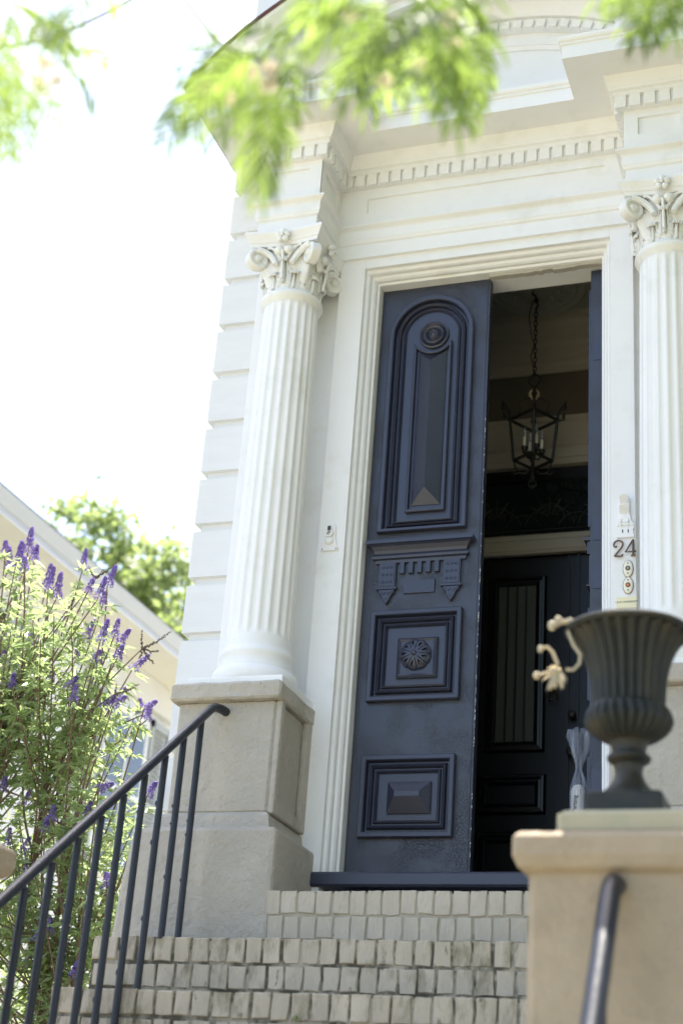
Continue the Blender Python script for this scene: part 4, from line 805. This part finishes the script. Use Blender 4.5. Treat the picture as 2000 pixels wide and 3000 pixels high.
SM = [spike_mesh('spike_%s' % c, i) for i, c in enumerate('abc')]
pw = sh.location.copy()
stems = MB(); leaves = MB()
def leaflet(b, base, d, ln, wd, nrm):
    s_ = d.cross(nrm).normalized()*wd; dr = nrm*(-.12*ln)
    b.add([base, base+d*ln*.42+s_+nrm*.004, base+d*ln+dr, base+d*ln*.42-s_+nrm*.004, base+d*ln*.45-nrm*wd*.25], [(0,4,1),(4,2,1),(0,3,4),(4,3,2)])
def palmate(b, p, d, q, sz=1.0):
    d = d.normalized(); nrm = (Vector((q.uniform(-.6,.6), q.uniform(-.6,.6), 1))).normalized(); nrm = (nrm-d*nrm.dot(d)).normalized(); s_ = d.cross(nrm); tip = p+d*.03*sz
    for k in range(5):
        if q.random() < .12: continue
        a = (k-2)*R(34)+q.uniform(-.12,.12); dd = (d*math.cos(a)+s_*math.sin(a)-Vector((0,0,1))*q.uniform(.0,.9)).normalized(); ln = (.078-.013*abs(k-2))*sz*q.uniform(.8,1.15)
        leaflet(b, tip, dd, ln, ln*.16, nrm)
base = Vector((-1.95, .45, -3.05))
hubs = [Vector((-2.12,.35,1.0)), Vector((-1.75,.30,.75)), Vector((-1.5,.2,.35)), Vector((-2.3,.45,.3)), Vector((-1.65,.4,-.6)), Vector((-2.0,.3,-.9)), Vector((-1.4,.25,-.3)), Vector((-2.5,.4,1.1))]
HP = []
for h in hubs:
    mid = base.lerp(h, .5)+Vector((SR.uniform(-.12,.12), SR.uniform(-.1,.1), 0)); stems.tube([base, base.lerp(mid,.5)+Vector((.03,0,0)), mid, mid.lerp(h,.5)+Vector((SR.uniform(-.05,.05),0,0)), h], [.022,.018,.014,.011,.009], 7); HP.append((mid, h))
def grow(tip, q, r_=.0035, lf=7, dens=1.0):
    mh = min(HP, key=lambda a: (a[1]-tip).length+(3 if a[1].z > tip.z-.12 else 0)+q.uniform(0,.25)); hb = mh[0].lerp(mh[1], q.uniform(.62, 1)); L_ = (tip-hb).length
    bow = Vector((q.uniform(-.08,.08), q.uniform(-.08,.08), -.10*L_)); P = [hb.lerp(tip, t)+bow*math.sin(math.pi*t) for t in [i/8 for i in range(9)]]
    stems.tube(P, [r_*2.1-(r_*1.1)*i/8 for i in range(9)], 5)
    k = max(3, int(lf*min(L_, .75)*2.7*dens))
    for i in range(k):
        t = max(.2, 1-.75/L_)+(1-max(.2, 1-.75/L_))*(i+q.random())/k; s_ = t*8; j = min(7, int(s_)); p = P[j].lerp(P[j+1], s_-j); ax = (P[j+1]-P[j]).normalized()
        for sg in (-1, 1):
            sd_ = ax.cross(Vector((q.uniform(-1,1), q.uniform(-1,1), q.uniform(-.4,.4)))).normalized()*sg
            palmate(leaves, p, (sd_*.9+ax*.5+Vector((0,0,.1))), q, q.uniform(.75, 1.15))
for i, s_ in enumerate(SPIKES):
    p0, p1 = Vector(s_[:3]), Vector(s_[3:]); d = p1-p0; ln = d.length
    o = bpy.data.objects.new('flower_spike', SM[i % 3]); C.objects.link(o); o.parent = sh; o.location = p0-pw
    o.rotation_euler = d.to_track_quat('Z','Y').to_euler(); k = max(ln, .07)*1.22; wd = max(.155, min(.21, k*1.05)); o.scale = (wd, wd, k)
    grow(p0, SR)
def ztop(x): 
    pts = [(-3.4,1.6),(-2.6,1.72),(-2.1,1.80),(-1.7,1.62),(-1.45,1.35),(-1.28,1.0),(-1.12,.75),(-1.0,.2)]
    for a, c_ in zip(pts, pts[1:]):
        if a[0] <= x <= c_[0]: return a[1]+(c_[1]-a[1])*(x-a[0])/(c_[0]-a[0])
    return .2
n = 0
while n < 290:
    x = SR.uniform(-3.3, -1.02); z = SR.uniform(-2.4, 1.75); y = SR.uniform(-.25, .9)
    if z > ztop(x)-.06: continue
    if x > -1.2 and z > .9: continue
    if x > -1.06-.10*max(0, -z-.3): continue
    if y < .6 and x > -1.0: continue
    grow(Vector((x, y, z)), SR, .0028, 7, .9); n += 1
stems.build('shrub_stems', STEM, sh); leaves.build('foliage', LEAFG, sh)
for D in SEEDS:
    c_ = Vector(D[0]); b = MB(); q = random.Random(int(abs(c_.x)*100))
    hb = min(hubs, key=lambda h: (h-c_).length); b.tube([hb, hb.lerp(c_,.5)+Vector((0,0,.02)), c_], [.005,.004,.003], 5)
    for a in D[1:]:
        a = Vector(a); mid = c_.lerp(a,.55)+Vector((0,0,-.012)); P = [c_, mid, a]; b.tube(P, [.002,.0016,.001], 4); n_ = max(5, int((a-c_).length/.0085))
        for i in range(n_):
            t = (i+.5)/n_; p = c_.lerp(mid, t*2) if t < .5 else mid.lerp(a, t*2-1)
            for k in range(3): b.ball((p.x+q.uniform(-.005,.005), p.y+q.uniform(-.005,.005), p.z+q.uniform(-.005,.005)), .0042*(1.15-t*.6), n=5)
    b.build('dry_seed_head', SEEDM, sh)

# ================================================================== BACKGROUND TREES
def tree(name, x, y, h, r_, seed, label, group, ls=1.0, sp=1.0, nb=16):
    q = random.Random(seed); t = tag(empty(name, (x, y, -3.1)), label, 'tree', group); z0 = -3.1
    b = MB(); top = Vector((x, y, z0+h)); b.tube([(x,y,z0),(x+.1,y,z0+h*.3),(x-.1,y+.1,z0+h*.6),(x,y,z0+h*.85)], [.28,.22,.15,.06], 10); cl = []
    for k in range(nb):
        a = q.uniform(0, math.tau); zz = z0+h*q.uniform(.45,.95); rr_ = r_*q.uniform(.45,.95)*math.sqrt(max(.15, 1-((zz-z0-h*.65)/(h*.40))**2)); e = Vector((x+rr_*math.cos(a), y+rr_*math.sin(a), zz)); s_ = Vector((x, y, z0+h*q.uniform(.35,.6)))
        b.tube([s_, s_.lerp(e,.5)+Vector((0,0,.2)), e], [.09,.05,.02], 6); cl.append(e)
    cl.append(top-Vector((0,0,.3))); b.build('trunk', STEM, t); f = MB()
    for c_ in cl:
        for j in range(5):
            cc = c_+Vector((q.gauss(0,.42*sp), q.gauss(0,.42*sp), q.gauss(0,.32*sp)))
            for i in range(130):
                p = cc+Vector((q.gauss(0,.20*sp), q.gauss(0,.20*sp), q.gauss(0,.15*sp))); d = Vector((q.uniform(-1,1), q.uniform(-1,1), q.uniform(-.8,.4))).normalized(); u = d.orthogonal().normalized()*.05*ls; f.add([p, p+d*.09*ls+u, p+d*.19*ls, p+d*.09*ls-u], [(0,1,2,3)])
    f.build('crown', LEAFT, t)
tree('shade_tree', -9.9, 13.6, 11.8, 2.7, 5, 'sunlit green tree behind the roof of the neighbouring house, left one', 'trees behind the neighbouring house')
tree('shade_tree', -8.45, 13.9, 10.9, 2.9, 8, 'sunlit green tree behind the neighbouring house, close to the quoined corner', 'trees behind the neighbouring house')

tree('shade_tree', -9.3, 14.6, 11.5, 2.4, 31, 'sunlit green tree between the two other trees behind the neighbouring house', 'trees behind the neighbouring house')
tree('light_blocking_tree', 8.2, -4.2, 14.0, 4.6, 15, 'broad unseen tree added right of the stoop to block side light', None, 2.3, 2.2, 30)  # out of view, added to cut light on the right-facing sides
tree('light_blocking_tree', 7.6, -9.8, 13.0, 4.2, 17, 'second unseen tree added on the right to block side light', None, 2.3, 2.2, 26)  # second added light blocker, also outside the frame

# ================================================================== OVERHANGING MIMOSA
mt_ = tag(empty('mimosa_tree', (-1.6, -4.6, -3.1)), 'mimosa branches with feathery lime leaves hanging in front of the cornice', 'tree')
b = MB(); b.tube([(-1.6,-4.6,-3.1),(-1.55,-4.6,-1.5),(-1.65,-4.5,-.2),(-1.5,-4.4,.7),(-.9,-4.3,1.3)], [.12,.11,.09,.07,.05], 12)
b.tube([(-.9,-4.3,1.3),(0,-4.3,1.45),tuple(Vector(TWIGS[3][0])+Vector((0,0,.35))),tuple(Vector(TWIGS[1][0])+Vector((0,0,.25))),tuple(Vector(TWIGS[2][0])+Vector((0,0,.2)))], [.05,.035,.022,.016,.009], 8)
b.tube([(-.9,-4.3,1.3),(-.4,-4.3,.85),tuple(TWIGS[0][0])], [.03,.02,.006], 8); b.tube([tuple(Vector(TWIGS[3][0])+Vector((0,0,.35))),tuple(TWIGS[0][-1])], [.012,.005], 6); b.tube([tuple(Vector(TWIGS[2][0])+Vector((0,0,.2))),tuple(TWIGS[2][0])], [.009,.005], 6); b.tube([tuple(Vector(TWIGS[1][0])+Vector((0,0,.25))),tuple(TWIGS[1][0])], [.009,.005], 6)
for T in TWIGS: b.tube(T, .0048, 6)
b.build('branch', TWIG, mt_, smooth=True)
MR = random.Random(9); f = MB()
for F_ in FRONDS:
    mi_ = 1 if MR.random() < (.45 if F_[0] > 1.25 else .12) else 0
    a, e = Vector(F_[:3]), Vector(F_[3:]); L_ = (e-a).length; sag = Vector((0,0,.18*L_)); P = [a.lerp(e, t)+sag*math.sin(math.pi*t)*.8 for t in [i/8 for i in range(9)]]
    f.tube(P, .0010, 4); fn = Vector((.22, -.95, .1))+Vector((MR.uniform(-.5,.5), MR.uniform(-.3,.3), MR.uniform(-.5,.5)))
    npn = max(5, int(L_/.016))
    for i in range(npn):
        t = .12+.88*i/(npn-1); s_ = t*8; j = min(7, int(s_)); p = P[j].lerp(P[j+1], s_-j); ax = (P[j+1]-P[j]).normalized(); sd_ = ax.cross(fn).normalized()
        for sg in (-1, 1):
            if i == npn-1 and sg == 1: continue
            ang = R(62-30*i/(npn-1)+MR.uniform(-7,7)) if i < npn-1 else 0; d = (ax*math.cos(ang)+sd_*sg*math.sin(ang)+fn*MR.uniform(-.15,.15)).normalized(); pl = MR.uniform(.042,.066)*(1-.3*abs(t-.5)); dn = Vector((0,0,-.45)); ss = d.cross(fn).normalized(); V = []
            for k in range(6):
                u = k/5; q0 = p+d*pl*u+dn*pl*u*u*.8; wv = .0042*math.sin(math.pi*(.06+.88*u))**.7; V += [q0-ss*wv, q0-fn*.0010, q0+ss*wv]
            f.add(V, [(k*3+c2, k*3+c2+1, k*3+c2+4, k*3+c2+3) for k in range(5) for c2 in (0, 1)], mi_)
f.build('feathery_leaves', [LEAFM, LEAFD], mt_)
for c_ in PUFFS:
    b = MB()
    for k in range(38):
        d = Vector((MR.gauss(0,1), MR.gauss(0,1), MR.gauss(.3,1))).normalized(); b.tube([Vector(c_), Vector(c_)+d*.018], [.0010,.0020], 4)
    b.build('blossom_tuft', PUFF, mt_)
# long stretch of sunny street in front is part of the ground sheet
